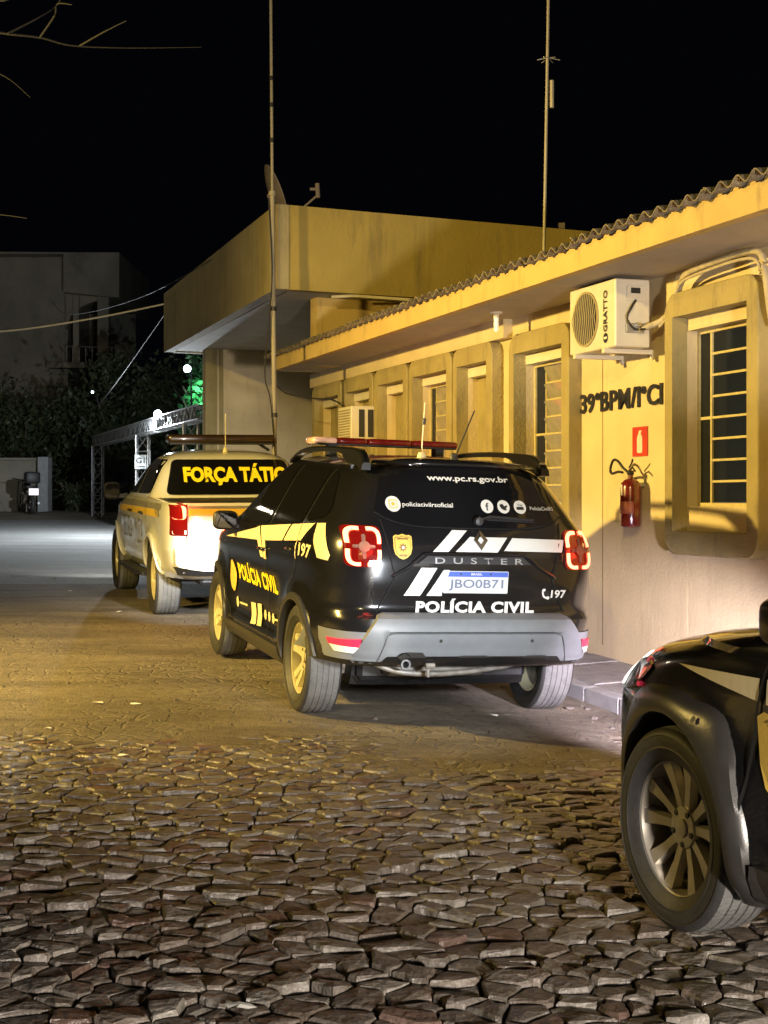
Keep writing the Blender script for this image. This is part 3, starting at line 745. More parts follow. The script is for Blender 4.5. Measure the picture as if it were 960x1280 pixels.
bm = B(); box(bm, -.02, .02, -.02, .02, .385, .42, bev=.005); lathe(bm, [(.001, -.03), (.014, -.03), (.014, .03), (.001, .03)], 10, 'x', Matrix.Translation((0, .0, .40))); obj('valve', bm, m_black, ex)
bm = B(); tube(bm, [(.02, 0, .42), (-.05, .01, .44), (-.11, .02, .41)], .007, 6); tube(bm, [(.02, 0, .44), (-.04, .01, .475), (-.07, .02, .50)], .007, 6); obj('handle', bm, m_black, ex)
bm = B(); tube(bm, catmull([(.015, .0, .40), (.06, .03, .44), (.12, .04, .49), (.19, .04, .50), (.24, .04, .44), (.20, .05, .40), (.10, .05, .41), (.03, .05, .405)], 8), .010, 8); obj('hose', bm, m_black, ex, smooth=True)
bm = B(); box(bm, -.02, .02, -.112, -.03, .30, .33); obj('bracket', bm, m_steel, ex)
# lamp bulb under the soffit
p_ = FW(13.6, .33, SOF)
lb = empty('soffit_lamp', 'white tube bulb in a socket hanging under the eave soffit', 'lamp', loc=p_)
bm = B(); lathe(bm, [(.001, 0), (.055, 0), (.055, -.012), (.025, -.02), (.025, -.05), (.001, -.05)], 20, 'z'); obj('socket', bm, m_pale, lb)
bm = B(); lathe(bm, [(.001, -.05), (.021, -.05), (.021, -.155), (.012, -.168), (.001, -.17)], 16, 'z'); obj('bulb', bm, M('glowing tube bulb', (.85, .82, .72), .3, emit=(1, .9, .6), es=.25), lb, smooth=True, angle=40)  # bulb is off; faint glow added so it reads bright
# bundle seen through the big window
bm = B(); rr_ = random.Random(5)
for i in range(40):
    c = Vector((10.12+rr_.uniform(0, .2), -.24+rr_.uniform(-.04, .04), 1.62+rr_.uniform(-.05, .11))); r_ = rr_.uniform(.018, .04)
    vs = [bm.verts.new(c+Vector((rr_.uniform(-1, 1), rr_.uniform(-1, 1), rr_.uniform(-1, 1))).normalized()*r_) for _ in range(5)]
    for t in ((0, 1, 2), (1, 2, 3), (2, 3, 4), (0, 2, 4), (0, 1, 4)): bm.faces.new([vs[j] for j in t])
o = obj('flower_bunch', bm, M('pink petals', (.65, .12, .14), .8, var=.5, vs=30, emit=(1, .2, .2), es=.03)); o.matrix_world = FR; tag(o, 'reddish bunch of flowers behind the lower right pane of the big window', 'flowers')
# tall aerial pole in front of the parapet corner
tp = empty('aerial_pole', 'tall slim cream aerial pole rising past the parapet corner', 'aerial', loc=(-1.24, 16.7, gz(-1.3, 16.7)))
bm = B(); tube(bm, [(0.02, 0, 0), (-.02, 0, 4.6)], .027, 10); obj('lower_tube', bm, m_pole, tp)
bm = B(); tube(bm, [(-.02, 0, 4.6), (-.06, 0, 9.5)], .017, 10); obj('upper_tube', bm, m_pole, tp)
for z, w_ in ((4.6, .042), (3.3, .037), (5.6, .026), (5.9, .026), (5.2, .026), (2.1, .036), (7.0, .024)):
    bm = B(); lathe(bm, [(.02, z-.025), (w_, z-.025), (w_, z+.025), (.02, z+.025)], 12, 'z', Matrix.Translation((.02-.0087*z, 0, 0))); obj('clamp', bm, m_black if z != 4.6 else m_pole, tp)
bm = B(); tube(bm, catmull([(-.06, -.02, 4.55), (-.02, -.05, 3.6), (-.10, -.05, 2.6), (-.03, -.04, 2.2), (.06, -.04, 1.0)], 6), .008, 5); obj('feed_cable', bm, m_wired, tp)
# second pole on the roof
sp2 = empty('roof_aerial', 'thin roof aerial with a small ring of spokes standing behind the eave', 'aerial', loc=(1.40, 13.0, 3.45))
bm = B(); tube(bm, [(0, 0, 0), (.03, 0, 1.7), (.075, 0, 4.4)], .014, 8, r2=.012); obj('mast', bm, m_pole, sp2)
bm = B()
for i in range(6):
    a = math.pi*i/3; tube(bm, [(.045, 0, 2.02), (.045+.10*math.cos(a), .10*math.sin(a), 2.0)], .004, 5)
obj('radial_spokes', bm, m_steel, sp2)
bm = B(); tube(bm, [(.075, 0, 1.58), (.075, 0, 1.82)], .018, 8); obj('coil_case', bm, m_pole, sp2)
# satellite dish behind the parapet
ds = empty('satellite_dish', 'grey satellite dish seen edge on behind the parapet corner', 'satellite dish', loc=(-1.36, 18.5, 4.96))
bm = B(); MM = Matrix.Translation((-.05, 0, .45)) @ Matrix.Rotation(R(12), 4, 'Z') @ Matrix.Rotation(R(-22), 4, 'Y') 
pr = [(r_, .5*r_*r_/.9) for r_ in (0.001, .1, .2, .3, .36)]
lathe(bm, [(r_, h_) for r_, h_ in pr]+[(r_, h_-.012) for r_, h_ in pr[::-1]], 32, 'x', MM)
obj('reflector', bm, m_dish, ds, smooth=True, angle=60)
bm = B(); tube(bm, [(.0, 0, .10), (.25, -.05, .18), (.54, -.1, .42)], .014, 6); obj('feed_arm', bm, m_dish, ds)
bm = B(); tube(bm, [(.54, -.1, .38), (.53, -.1, .56)], .028, 8); tube(bm, [(.54, -.1, .49), (.44, -.1, .49)], .02, 8); obj('receiver_head', bm, m_dish, ds)
bm = B(); tube(bm, [(0, 0, -.95), (0, 0, .2), (-.08, .05, .45)], .03, 8); obj('mast', bm, m_dish, ds)
bm = B(); box(bm, -.04, .04, -.04, .04, 0, .30); tag(obj('roof_vent', bm, m_dish, None, loc=(2.35, 19.6, 4.95)), 'short dark vent stub on top of the parapet near the corrugated roof', 'vent')
# gravel and bits of leaf strewn over the earth
bm = B(); r9 = random.Random(3)
for i in range(2600):
    y = 4.6+14*r9.random()**1.6+2.0; x = r9.uniform(-.27, .16)*y-.1; s_ = r9.uniform(.003, .011)*(1 if r9.random() > .06 else 2.2); z = road_z(x, y)+.001
    vs = [bm.verts.new((x+s_*math.cos(a+r9.uniform(-.4, .4))*r9.uniform(.6, 1.2), y+s_*math.sin(a)*r9.uniform(.6, 1.2), z)) for a in (0, 1.57, 3.14, 4.71)]; t_ = bm.verts.new((x, y, z+s_*r9.uniform(.3, .8)))
    for k in range(4): bm.faces.new((vs[k], vs[(k+1) % 4], t_))
tag(obj('gravel', bm, m_rock), kind='stuff', label='small gravel strewn over the earth road')
# rubble at the kerb foot
for i in range(6):
    s_ = rnd.uniform(9.6, 10.8); bm = B(); bmesh.ops.create_icosphere(bm, subdivisions=1, radius=1)
    for v in bm.verts: v.co *= rnd.uniform(.7, 1.15); v.co.z *= .45
    for v in bm.verts: v.co *= rnd.choice((.02, .03, .045)) if 0 else (.02+.025*((i*37 % 10)/10))
    p = FW(s_, DK+rnd.uniform(.04, .3)); o = obj('loose_stone', bm, m_rock, None, loc=(p.x, p.y, road_z(p.x, p.y)+.006))
    tag(o, 'small loose stone in the gutter at the foot of the kerb', 'stone', 'loose stones along the kerb')
# ================================================================ CARS
def car_matrix(ax, ay, th, K, S=.0265, dz=0):
    t = R(th); f = Vector((-math.sin(t), math.cos(t), S*math.cos(t)+K*math.sin(t))).normalized(); n = Vector((K, -S, 1)).normalized(); l = n.cross(f)
    m = Matrix(((f.x, l.x, n.x, ax), (f.y, l.y, n.y, ay), (f.z, l.z, n.z, 0), (0, 0, 0, 1)))
    m[2][3] = S*ay-K*(ax+.571)+dz
    return m
def body_mesh(S, N=150, zstep=.028, name='body', mat=None, parent=None, arch_r=.37, arch_z=.343, yin=.58):
    zs = []
    for a, b in zip(S.zs, S.zs[1:]):
        k = max(1, int(math.ceil((b-a)/zstep)))
        zs += [a+(b-a)*i/k for i in range(k)]
    zs.append(S.zs[-1])
    bm = B(); rings = [[bm.verts.new(p) for p in S.ring(z, N)] for z in zs]
    for u, v in zip(rings, rings[1:]):
        for i in range(N): bm.faces.new((u[i], u[(i+1) % N], v[(i+1) % N], v[i]))
    bm.faces.new(rings[0][::-1]); bm.faces.new(rings[-1])
    o = obj(name, bm, [mat, m_black], parent, smooth=True)
    cut = []
    for ax, az, r in S.axles:
        for sg in (1, -1):
            c = B(); rg = lathe(c, [(arch_r, sg*yin), (arch_r, sg*1.2)], 40, 'y', Matrix.Translation((ax, 0, arch_z)))
            c.faces.new(rg[0]); c.faces.new(rg[1]); bmesh.ops.recalc_face_normals(c, faces=c.faces[:])
            q = obj('cut', c, m_black); q.parent = parent; cut.append(q)
    boolean_cut(o, cut)
    # inside of the wheel arches is black liner
    for p in o.data.polygons:
        c = p.center
        for ax, az, r in S.axles:
            dd = math.hypot(c.x-ax, c.z-arch_z)
            if dd < arch_r+.004 and abs(p.normal.y) < .5 and abs(c.y) < .93 and abs(math.hypot(p.normal.x, p.normal.z)-1) < .15 and (p.normal.x*(c.x-ax)+p.normal.z*(c.z-arch_z)) < 0: p.material_index = 1
            if dd < arch_r-.002 and abs(abs(c.y)-yin) < .02: p.material_index = 1
    return o
def make_tyre(r, w, parent, sg, grooves=4, tread=None, wall=None):
    """sg: +1 outer face towards +y"""
    prof = [(r*.655, -w*.40), (r*.70, -w*.47), (r*.78, -w*.505), (r*.785, -w*.517), (r*.80, -w*.517), (r*.805, -w*.51), (r*.86, -w*.52), (r*.91, -w*.51), (r*.915, -w*.52), (r*.93, -w*.515), (r*.95, -w*.49), (r*.985, -w*.43)]
    tw = w*.84; g = .0065; gw = .009
    for i in range(1, grooves+1):
        c = -tw/2+tw*i/(grooves+1)
        prof += [(r, c-gw/2), (r-g, c-gw/2+.001), (r-g, c+gw/2-.001), (r, c+gw/2)]
    prof += [(r*.985, w*.43), (r*.95, w*.49), (r*.93, w*.515), (r*.915, w*.52), (r*.91, w*.51), (r*.86, w*.52), (r*.805, w*.51), (r*.80, w*.517), (r*.785, w*.517), (r*.78, w*.505), (r*.70, w*.47), (r*.655, w*.40)]
    bm = B(); rg = lathe(bm, prof, 72, 'y')
    nf = len(prof)-1
    for i, f in enumerate(bm.faces):
        k = i//72
        f.material_index = 1 if 11 <= k <= nf-12 else 0
    bmesh.ops.recalc_face_normals(bm, faces=bm.faces[:])
    o = obj('tyre', bm, [wall or m_tyre, tread or m_tyred], parent, smooth=True, angle=45); return o
def spoke_prism(bm, pts, y0, y1, ang, dish=0):
    """pts (radius, half width) outline of one side, extruded along the axle"""
    P = [(r_, h) for r_, h in pts]+[(r_, -h) for r_, h in pts[::-1]]
    a = [bm.verts.new((p[0], y0(p[0]) if callable(y0) else y0, p[1])) for p in P]
    b = [bm.verts.new((p[0]*1.0, y1(p[0]) if callable(y1) else y1, p[1]*.72)) for p in P]
    n = len(P); bm.faces.new(a); bm.faces.new(b[::-1])
    for i in range(n): bm.faces.new((a[i], b[i], b[(i+1) % n], a[(i+1) % n]))
    bmesh.ops.transform(bm, matrix=Matrix.Rotation(ang, 4, 'Y'), verts=a+b)
def make_wheel(parent, x, y, z, sg, r, w, kind, alloy, rot=0, scale_rim=.685):
    """wheel > rim face, tyre, hub cap ... (outer face towards sg*y)"""
    M_ = Matrix.Translation((x, y, z)) @ (Matrix.Identity(4) if sg > 0 else Matrix.Rotation(math.pi, 4, 'Z'))
    R0 = r*scale_rim; yo = w*.40
    bm = B()
    lathe(bm, [(R0*.93, -w*.42), (R0, -w*.40), (R0*.93, -w*.30), (R0*.88, 0), (R0*.90, yo*.55), (R0*.93, yo*.92), (R0*1.0, yo), (R0*1.005, yo*.9)], 72, 'y')
    hubr = r*.20
    yd = lambda q: yo*.50+(q/R0)**2*yo*.36
    yb = lambda q: yd(q)-.028
    if kind == 'five':
        for i in range(5):
            a = rot+2*math.pi*i/5
            for s_ in (-1, 1):
                spoke_prism(bm, [(hubr*.5, .030), (R0*.55, .026), (R0*.95, .034)], yb, yd, a+s_*.20)
            spoke_prism(bm, [(hubr*.5, .05), (R0*.45, .045), (R0*.60, .012)], yb, lambda q: yd(q)-.008, a)
    elif kind == 'ten':
        for i in range(5):
            a = rot+2*math.pi*i/5
            for s_ in (-1, 1):
                spoke_prism(bm, [(hubr*.6, .020), (R0*.55, .021), (R0*.80, .030), (R0*.955, .037)], yb, yd, a+s_*.29)
    else:
        for i in range(6):
            a = rot+2*math.pi*i/6
            spoke_prism(bm, [(hubr*.5, .04), (R0*.6, .03), (R0*.95, .045)], yb, yd, a)
    rg = lathe(bm, [(hubr*1.08, yo*.38), (hubr, yo*.60), (hubr*.82, yo*.64), (hubr*.36, yo*.60), (.001, yo*.60)], 36, 'y')
    bmesh.ops.recalc_face_normals(bm, faces=bm.faces[:])
    wh = obj('wheel', bm, alloy, parent, smooth=True, angle=30); wh.matrix_local = M_
    make_tyre(r, w, wh, 1)
    bm = B(); g_ = lathe(bm, [(R0*.84, -.02), (R0*.84, -.012), (.03, -.012), (.03, .02)], 40, 'y'); obj('brake_disc', bm, m_under, wh)
    bm = B(); lathe(bm, [(.034, yo*.60), (.032, yo*.70), (.024, yo*.73), (.001, yo*.73)], 24, 'y'); obj('hub_cap', bm, alloy, wh, smooth=True, angle=30)
    for i in range(5):
        a = rot+2*math.pi*(i+.5)/5; bm = B(); lathe(bm, [(.011, yo*.50), (.011, yo*.66), (.001, yo*.68)], 8, 'y', Matrix.Rotation(a, 4, 'Y') @ Matrix.Translation((.057, 0, 0))); obj('wheel_nut', bm, m_black, wh)
    return wh
def arch_trim(S, ax, az, r, w, out, mat, parent, sg=1, a0=-20, a1=200, name='arch_cladding', squash=None, wide=None):
    """raised lip following a wheel arch"""
    bm = B(); rows = []; n = 44
    for i in range(n+1):
        a = R(a0+(a1-a0)*i/n); ww = w if wide is None else wide(math.degrees(a))
        ca, sa = math.cos(a), math.sin(a); row = []
        k = 1 if squash is None else squash(math.degrees(a))
        for rr, o in ((r-.004, -.03), (r-.003, out*.8), (r+.012, out), (r+ww*.55*k, out), (r+ww*.9*k, out*.75), (r+ww*k, -.004)):
            x, z = ax+rr*ca, az+rr*sa; z = max(z, .19)
            row.append(bm.verts.new((x, sg*(S.Y(x, z)+o), z)))
        rows.append(row)
    for u, v in zip(rows, rows[1:]):
        for k in range(5): bm.faces.new((u[k], v[k], v[k+1], u[k+1]))
    bmesh.ops.recalc_face_normals(bm, faces=bm.faces[:])
    return obj(name, bm, mat, parent, smooth=True, angle=40)
def seam(fn, pts, parent, w=.007, smooth=True, name='panel_gap', mat=None):
    if smooth: pts = catmull(pts, 8)
    return obj(name, patch(ribbon_poly(pts, w), fn, .008, None, .06), mat or m_seam, parent)
def door_handle(S, x, z, parent, mat, L=.17, sg=1):
    bm = B(); tube(bm, [(x-L/2, sg*(S.Y(x-L/2, z)-.005), z), (x-L*.35, sg*(S.Y(x, z)+.028), z), (x+L*.35, sg*(S.Y(x, z)+.028), z), (x+L/2, sg*(S.Y(x+L/2, z)-.005), z)], .012, 8)
    return obj('door_handle', bm, mat, parent, smooth=True)
def mirror(S, x, y, z, parent, mat, sg=1, w=.20, h=.155):
    bm = B(); bmesh.ops.create_cube(bm, size=1)
    bmesh.ops.bevel(bm, geom=bm.edges[:], offset=.28, segments=4, affect='EDGES', profile=.5)
    for v in bm.verts:
        k = 1-.25*(v.co.x+.5); v.co = Vector((v.co.x*.14, v.co.y*w*k, v.co.z*h*k))
    bmesh.ops.translate(bm, verts=bm.verts[:], vec=(x, sg*y, z))
    h_ = obj('door_mirror', bm, mat, parent, smooth=True, angle=50)
    bm = B(); pts = rrect(-w*.40, w*.40, -h*.36, h*.36, .04); vs = [bm.verts.new((x-.0725, sg*y+p[0], z+p[1])) for p in pts]; bm.faces.new(vs); obj('mirror_glass', bm, m_carglass, h_)
    bm = B(); box(bm, x-.02, x+.03, min(sg*(y-w*.6-.08), sg*(y-w*.3)), max(sg*(y-w*.6-.08), sg*(y-w*.3)), z-h*.42, z-h*.15, bev=.006); obj('mirror_arm', bm, m_black, h_)
    return h_
def disc_patch(name, fn, u, v, r, mat, parent, off=.008, ry=None, n=24):
    bm = B(); bm.faces.new([bm.verts.new((u+r*math.cos(2*math.pi*i/n), v+(ry or r)*math.sin(2*math.pi*i/n), 0)) for i in range(n)])
    return obj(name, conform(bm, fn, off, None, None), mat, parent)
def shield(name, fn, u, v, w, h, parent, off=.008, flip=1):
    pts = [(-.5, .40), (-.36, .46), (-.2, .44), (0, .5), (.2, .44), (.36, .46), (.5, .40), (.5, -.05), (.42, -.28), (.22, -.43), (0, -.5), (-.22, -.43), (-.42, -.28), (-.5, -.05)]
    def mk(s, o, mat, nm, par):
        bm = B(); bm.faces.new([bm.verts.new((u+p[0]*w*s, v+p[1]*h*s, 0)) for p in pts]); return obj(nm, conform(bm, fn, o, None, None), mat, par)
    b0 = mk(1.0, off, m_gold, name, parent); mk(.86, off+.0015, m_golddk, 'badge_ring', b0); mk(.80, off+.003, m_gold, 'badge_field', b0)
    star = [((.26 if i % 2 == 0 else .13)*w*math.cos(R(90+22.5*i)), (.26 if i % 2 == 0 else .13)*w*math.sin(R(90+22.5*i))) for i in range(16)]
    bm = B(); bm.faces.new([bm.verts.new((u+p[0], v-.03*h+p[1], 0)) for p in star]); obj('badge_star', conform(bm, fn, off+.0045, None, None), m_golddk, b0)
    bm = B(); n = 16; bm.faces.new([bm.verts.new((u+.07*w*math.cos(6.283*i/n), v-.03*h+.07*w*math.sin(6.283*i/n), 0)) for i in range(n)]); obj('badge_boss', conform(bm, fn, off+.006, None, None), m_white, b0)
    for dv in (.31, -.33):
        bm = B(); ww = .30 if dv > 0 else .2; bm.faces.new([bm.verts.new((u+p[0]*w, v+dv*h+p[1]*h, 0)) for p in ((-ww, -.035), (ww, -.035), (ww, .035), (-ww, .035))]); obj('badge_ribbon', conform(bm, fn, off+.0045, None, None), m_golddk, b0)
    return b0
def lamp_frame(S, sg, parent):
    """square wrap-round tail lamp with four lit corner bars and a cross"""
    yc, zc, hw, hh = .688, 1.100, .100, .120
    fn = S.rear
    base = obj('tail_lamp', patch([rrect(sg*yc-hw, sg*yc+hw, zc-hh, zc+hh, .035)], fn, .022, -.02, .03), m_lampred, parent)
    inner = [rrect(sg*yc-hw*.62, sg*yc+hw*.62, zc-hh*.62, zc+hh*.62, .03)]
    for a, b in ((1, 1), (1, -1), (-1, 1), (-1, -1)):
        # corner bar: an L with a rounded corner
        t = .020; gx, gz_ = .020, .018
        pts = [(gx, hh*.86), (hw*.52, hh*.86), (hw*.76, hh*.74), (hw*.86, hh*.50), (hw*.86, gz_)]
        bm = B()
        pp = ribbon_poly([(sg*yc+a*p[0], zc+b*p[1]) for p in catmull(pts, 4)], t)
        for q in pp: bm.faces.new([bm.verts.new((u, v, 0)) for u, v in q])
        bmesh.ops.remove_doubles(bm, verts=bm.verts[:], dist=1e-5)
        obj('light_bar', conform(bm, fn, .032, .022, None), m_lamparc, base)
    for w_, h_ in ((hw*.62, .010), (.010, hh*.60)):
        obj('lamp_cross', patch([rrect(sg*yc-w_, sg*yc+w_, zc-h_, zc+h_, .010)], fn, .033 if w_ > h_ else .0315, .02, None), m_lampgrey, base)
    disc_patch('lamp_boss', fn, sg*yc, zc, .032, m_lampgrey, base, .035)
    return base
def letters_decal(parent, S, m_side, fn, name='lettering'): pass
def sedan_common(root, S, third=False):
    sd = S.side(1); sr = S.side(-1)
    body = body_mesh(S, mat=m_carblack, parent=root)
    # glass on both sides
    wf = round_poly([(2.06, 1.105), (.94, 1.150), (.99, 1.535), (1.30, 1.525), (1.62, 1.40)], .07, 5)
    wr = round_poly([(.88, 1.153), (.10, 1.190), (.14, 1.545), (.92, 1.540)], .06, 5)
    wq = round_poly([(.03, 1.205), (-.30, 1.250), (-.32, 1.31), (-.10, 1.50), (.07, 1.54)], .05, 5)
    for fn in (sd, sr):
        for w_ in (wf, wr, wq):
            g = obj('side_window', patch([w_], fn, .004, None, .08), m_carglass, root, smooth=True)
    g = obj('windscreen', patch([round_poly([(-.70, 1.19), (.70, 1.19), (.56, 1.55), (-.56, 1.55)], .06)], S.front, .004, None, .08), m_carglass, root, smooth=True)
    # door gaps
    for fn in (sd, sr):
        seam(fn, [(2.30, 1.06), (2.26, .80), (2.24, .55), (2.10, .34)], root); seam(fn, [(.90, 1.56), (.90, 1.15), (.92, .60), (.90, .34)], root)
        seam(fn, [(.05, 1.55), (.06, 1.18), (.10, .90), (.40, .62), (.47, .34)], root)
        seam(fn, [(2.10, .335), (.47, .335)], root, .008, False)
    sill = B()
    for sg in (1, -1):
        q = B()
        for fn in ((sd if sg > 0 else sr),):
            s_ = obj('sill_cladding', patch([[(.36, .215), (2.32, .215), (2.26, .345), (.44, .345)]], fn, .022, -.01, .06), m_cargrey_dark, root)
        q.free()
    sill.free()
    return body
def duster(root, lit_pose=True):
    S = duster_shape(); sd = S.side(1); rr_ = S.rear
    sedan_common(root, S)
    for sg in (1, -1):
        for ax in (0, 2.673):
            arch_trim(S, ax, .343, .372, .045, .014, m_cargrey_dark, root, sg, a1=(200 if ax else 171))
    for x, nm in ((0, 'r'), (2.673, 'f')):
        for sg in (1, -1):
            make_wheel(root, x, sg*.778, .343, sg, .343, .215, 'five', m_alloy, rot=R(18 if x else 50))
    bm = B(); box(bm, -.30, 3.1, -.56, .56, .24, .42, bev=.03); obj('floor_pan', bm, m_black, root)
    # rear axle, exhaust, hitch bits
    bm = B(); tube(bm, [(0.05, -.66, .30), (0.02, 0, .27), (.05, .66, .30)], .035, 10); obj('rear_axle', bm, m_under, root, smooth=True)
    for sg in (1, -1):
        bm = B(); tube(bm, [(.02, sg*.60, .30), (.45, sg*.50, .30)], .03, 8); tube(bm, [(-.02, sg*.58, .30), (-.10, sg*.50, .52)], .022, 8); tube(bm, [(-.05, sg*.62, .26), (-.05, sg*.40, .31)], .02, 8); lathe(bm, [(.01, -.03), (.05, -.03), (.05, .03), (.01, .03)], 14, 'y', Matrix.Translation((-.03, sg*.60, .30)))
        obj('suspension_arm', bm, m_under, root, smooth=True, angle=40)
    bm = B(); tube(bm, catmull([(-.45, -.45, .40), (-.60, -.30, .37), (-.66, .1, .335), (-.66, .40, .345), (-.60, .58, .40)], 6), .018, 8); obj('rear_crossbar', bm, m_under, root, smooth=True)
    bm = B(); rg = lathe(bm, [(.001, -.30), (.09, -.30), (.095, -.27), (.095, .27), (.09, .30), (.001, .30)], 20, 'y')
    for v in bm.verts: v.co = Vector((v.co.x*1.2-.42, v.co.y+.12, v.co.z*.62+.345))
    obj('muffler', bm, m_under, root, smooth=True, angle=40)
    bm = B(); lathe(bm, [(.020, -.875), (.030, -.875), (.030, -.55), (.020, -.55)], 20, 'x', Matrix.Translation((0, .44, .420)), closed=True); ep = obj('exhaust_pipe', bm, m_chrome, root, smooth=True, angle=40)
    bm = B(); r_ = lathe(bm, [(.0205, -.80)], 20, 'x', Matrix.Translation((0, .44, .420))); fan(bm, r_[0]); obj('pipe_bore', bm, m_seam, ep)
    bm = B(); tube(bm, [(-.80, .275, .40), (-.80, .275, .335)], .012, 8); tube(bm, [(-.82, .30, .405), (-.82, .245, .405)], .017, 8); obj('towing_eye', bm, m_under, root)
    # rear bumper: broad grey centre, side wings, skid with notches, reflectors
    obj('bumper_wing', patch([[(.893, .60), (.60, .635), (.60, .44), (.893, .44)][::-1]], lambda y, z, o=0: S.rear(max(-.86, min(.86, y)), z, o), .003, None, .05), m_cargrey, root) if 0 else None
    cpts = [(-.565, .715), (.565, .715), (.60, .70), (.655, .62), (.72, .50), (.735, .425), (.70, .395), (-.70, .395), (-.735, .425), (-.72, .50), (-.655, .62), (-.60, .70)]
    def bfn(y, z, o=0):
        t = max(-1, min(1, (z-.615)/.115)); p = .026*(1-t*t)-.030*sstep(.50, .39, z)
        p -= .020*sstep(.612, .596, z)*sstep(.575, .545, abs(y)+(.6-z)*.0)*(0.55+.45*sstep(.42, .56, z))
        p += .010*sstep(.50, .47, z)*sum(sstep(w+.02, w, abs(y-c)) for c, w in ((-.40, .09), (0, .11)))*.0
        return rr_(y, z, o+p-.008)
    bmp = obj('rear_bumper', patch([cpts], bfn, .030, -.03, .018), m_cargrey, root, smooth=True, angle=35)
    
    sk = [(-.50, .608), (.50, .608), (.55, .58), (.60, .43), (.585, .402), (-.585, .402), (-.60, .43), (-.55, .58)]
    # skid plate as two steps
    obj('skid_seam', patch(ribbon_poly([(.60, .42), (.553, .585), (.50, .606), (-.50, .606), (-.553, .585), (-.60, .42)], .006), bfn, .0325, None, .03), m_cargrey_dark, bmp)
    for a, b_ in ((-.50, -.30), (-.12, .12), (.27, .50)):
        m0 = m_black if False else m_cargrey_dark
        if a > .2: nt = [(a, .402), (a+.02, .44), (a+.055, .485), (a+.16, .487), (b_-.02, .44), (b_, .402)]
        else: nt = [(a, .402), (a+.015, .45), (a+.04, .465), (b_-.04, .465), (b_-.015, .45), (b_, .402)]
        obj('skid_notch', patch([nt], bfn, .033, None, .02), m_cargrey_dark, root)
    disc_patch('exhaust_cutout', bfn, .44, .437, .048, m_seam, root, .036)
    for y in (-.36, .22):
        disc_patch('parking_sensor', bfn, y, .555, .010, m_cargrey_dark, root, .033)
    for sg in (1, -1):
        # wings of the bumper: lower corners in grey
        pl = [(.615*sg, .50), (.66*sg, .585), (.86*sg, .585), (.888*sg, .58)]
        def wingfn(u, v, o=0):   # u runs round the corner: 0 at rear .. along the side
            if u < .70: return S.rear(sg*(u), v, o)
            t = (u-.70)/.45
            y = .70+min(t, .62)*.28; x = S.XR(sg*y, v)
            if t > .62: x = x+(t-.62)*.62; y = S.Y(x, v)
            return (x-o*.6, sg*(y+o*.8), v)
        obj('bumper_corner', patch([[(.60, .60), (1.02, .60), (1.02, .43), (.60, .43)]], wingfn, .006, None, .025), m_cargrey, root, smooth=True)
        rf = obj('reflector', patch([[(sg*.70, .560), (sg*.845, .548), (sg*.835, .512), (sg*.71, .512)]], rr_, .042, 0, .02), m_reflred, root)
        obj('reflector_base', patch([[(sg*.712, .511), (sg*.833, .511), (sg*.815, .475), (sg*.735, .475)]], rr_, .041, 0, .02), m_reflwht, rf)
        lamp_frame(S, sg, root)
    # tailgate seams and crease
    seam(rr_, [(.575, 1.26), (.52, 1.0), (.50, .93), (.555, .80), (.60, .72)], root); seam(rr_, [(-.575, 1.26), (-.52, 1.0), (-.50, .93), (-.555, .80), (-.60, .72)], root)
    bm = B()
    rc = [(.52, .93), (.42, .985), (.34, 1.052), (.26, 1.068), (-.26, 1.068), (-.34, 1.052), (-.42, .985), (-.52, .93)]
    obj('tailgate_brow', patch(ribbon_poly(catmull(rc, 6), .016), rr_, .020, -.002, None), m_carblack, root, smooth=True)
    obj('tailgate_trim', patch([[(-.36, 1.006), (-.30, 1.052), (.30, 1.052), (.36, 1.006)]], rr_, .012, -.002, .06), M('tailgate trim', (.03, .03, .033), .3), root)
    glass = [(-.60, 1.30), (-.50, 1.255), (-.30, 1.225), (.30, 1.225), (.50, 1.255), (.60, 1.30), (.515, 1.55), (.45, 1.572), (-.45, 1.572), (-.515, 1.55)]
    obj('rear_window', patch([glass], rr_, .006, 0, .06), m_carglass, root, smooth=True, angle=30)
    seam(rr_, [(.60, 1.30), (.50, 1.25), (.30, 1.22), (-.30, 1.22), (-.50, 1.25), (-.60, 1.30)], root, .006)
    # roof spoiler with the two small washers catching light
    bm = B()
    P = []
    for i in range(13):
        y = -.53+1.06*i/12; k = 1-(abs(y)/.53)**4*.35
        P.append([(-.50, y, 1.583*1), (-.535*k-.0, y, 1.590), (-.53*k, y, 1.607), (-.30, y, 1.632-.05*(y/.53)**4)])
    V_ = [[bm.verts.new(p) for p in r_] for r_ in P]
    for u, v in zip(V_, V_[1:]):
        for k in range(3): bm.faces.new((u[k], u[k+1], v[k+1], v[k]))
    bmesh.ops.recalc_face_normals(bm, faces=bm.faces[:]); obj('roof_spoiler', bm, m_carblack, root, smooth=True)
    # wiper
    bm = B(); lathe(bm, [(.001, 0), (.03, 0), (.024, .03), (.001, .034)], 16, 'z'); 
    for v in bm.verts: v.co = Vector((-.735-v.co.z*.9, v.co.x-.03, 1.262+v.co.y))
    x1 = lambda y, z, o: S.rear(y, z, o)
    tube(bm, [x1(-.03, 1.265, .03), x1(-.12, 1.290, .03), x1(-.40, 1.275, .022)], .010, 6); tube(bm, [x1(-.10, 1.272, .016), x1(-.40, 1.262, .014)], .007, 5); obj('rear_wiper', bm, m_black, root)
    # number plate
    pl = obj('number_plate', patch([rrect(-.215, .195, .832, .965, .006, 3)], rr_, .012, .002, None), m_plate, root)
    obj('plate_band', patch([[(-.211, .931), (.191, .931), (.191, .961), (-.211, .961)]], rr_, .0135, None, None), m_plateblue, pl)
    decal_text('plate_characters', 'JBO0B71', rr_, m_platetxt, pl, -.010, .882, .345, .068, off=.0145, bold=.012, step=None)
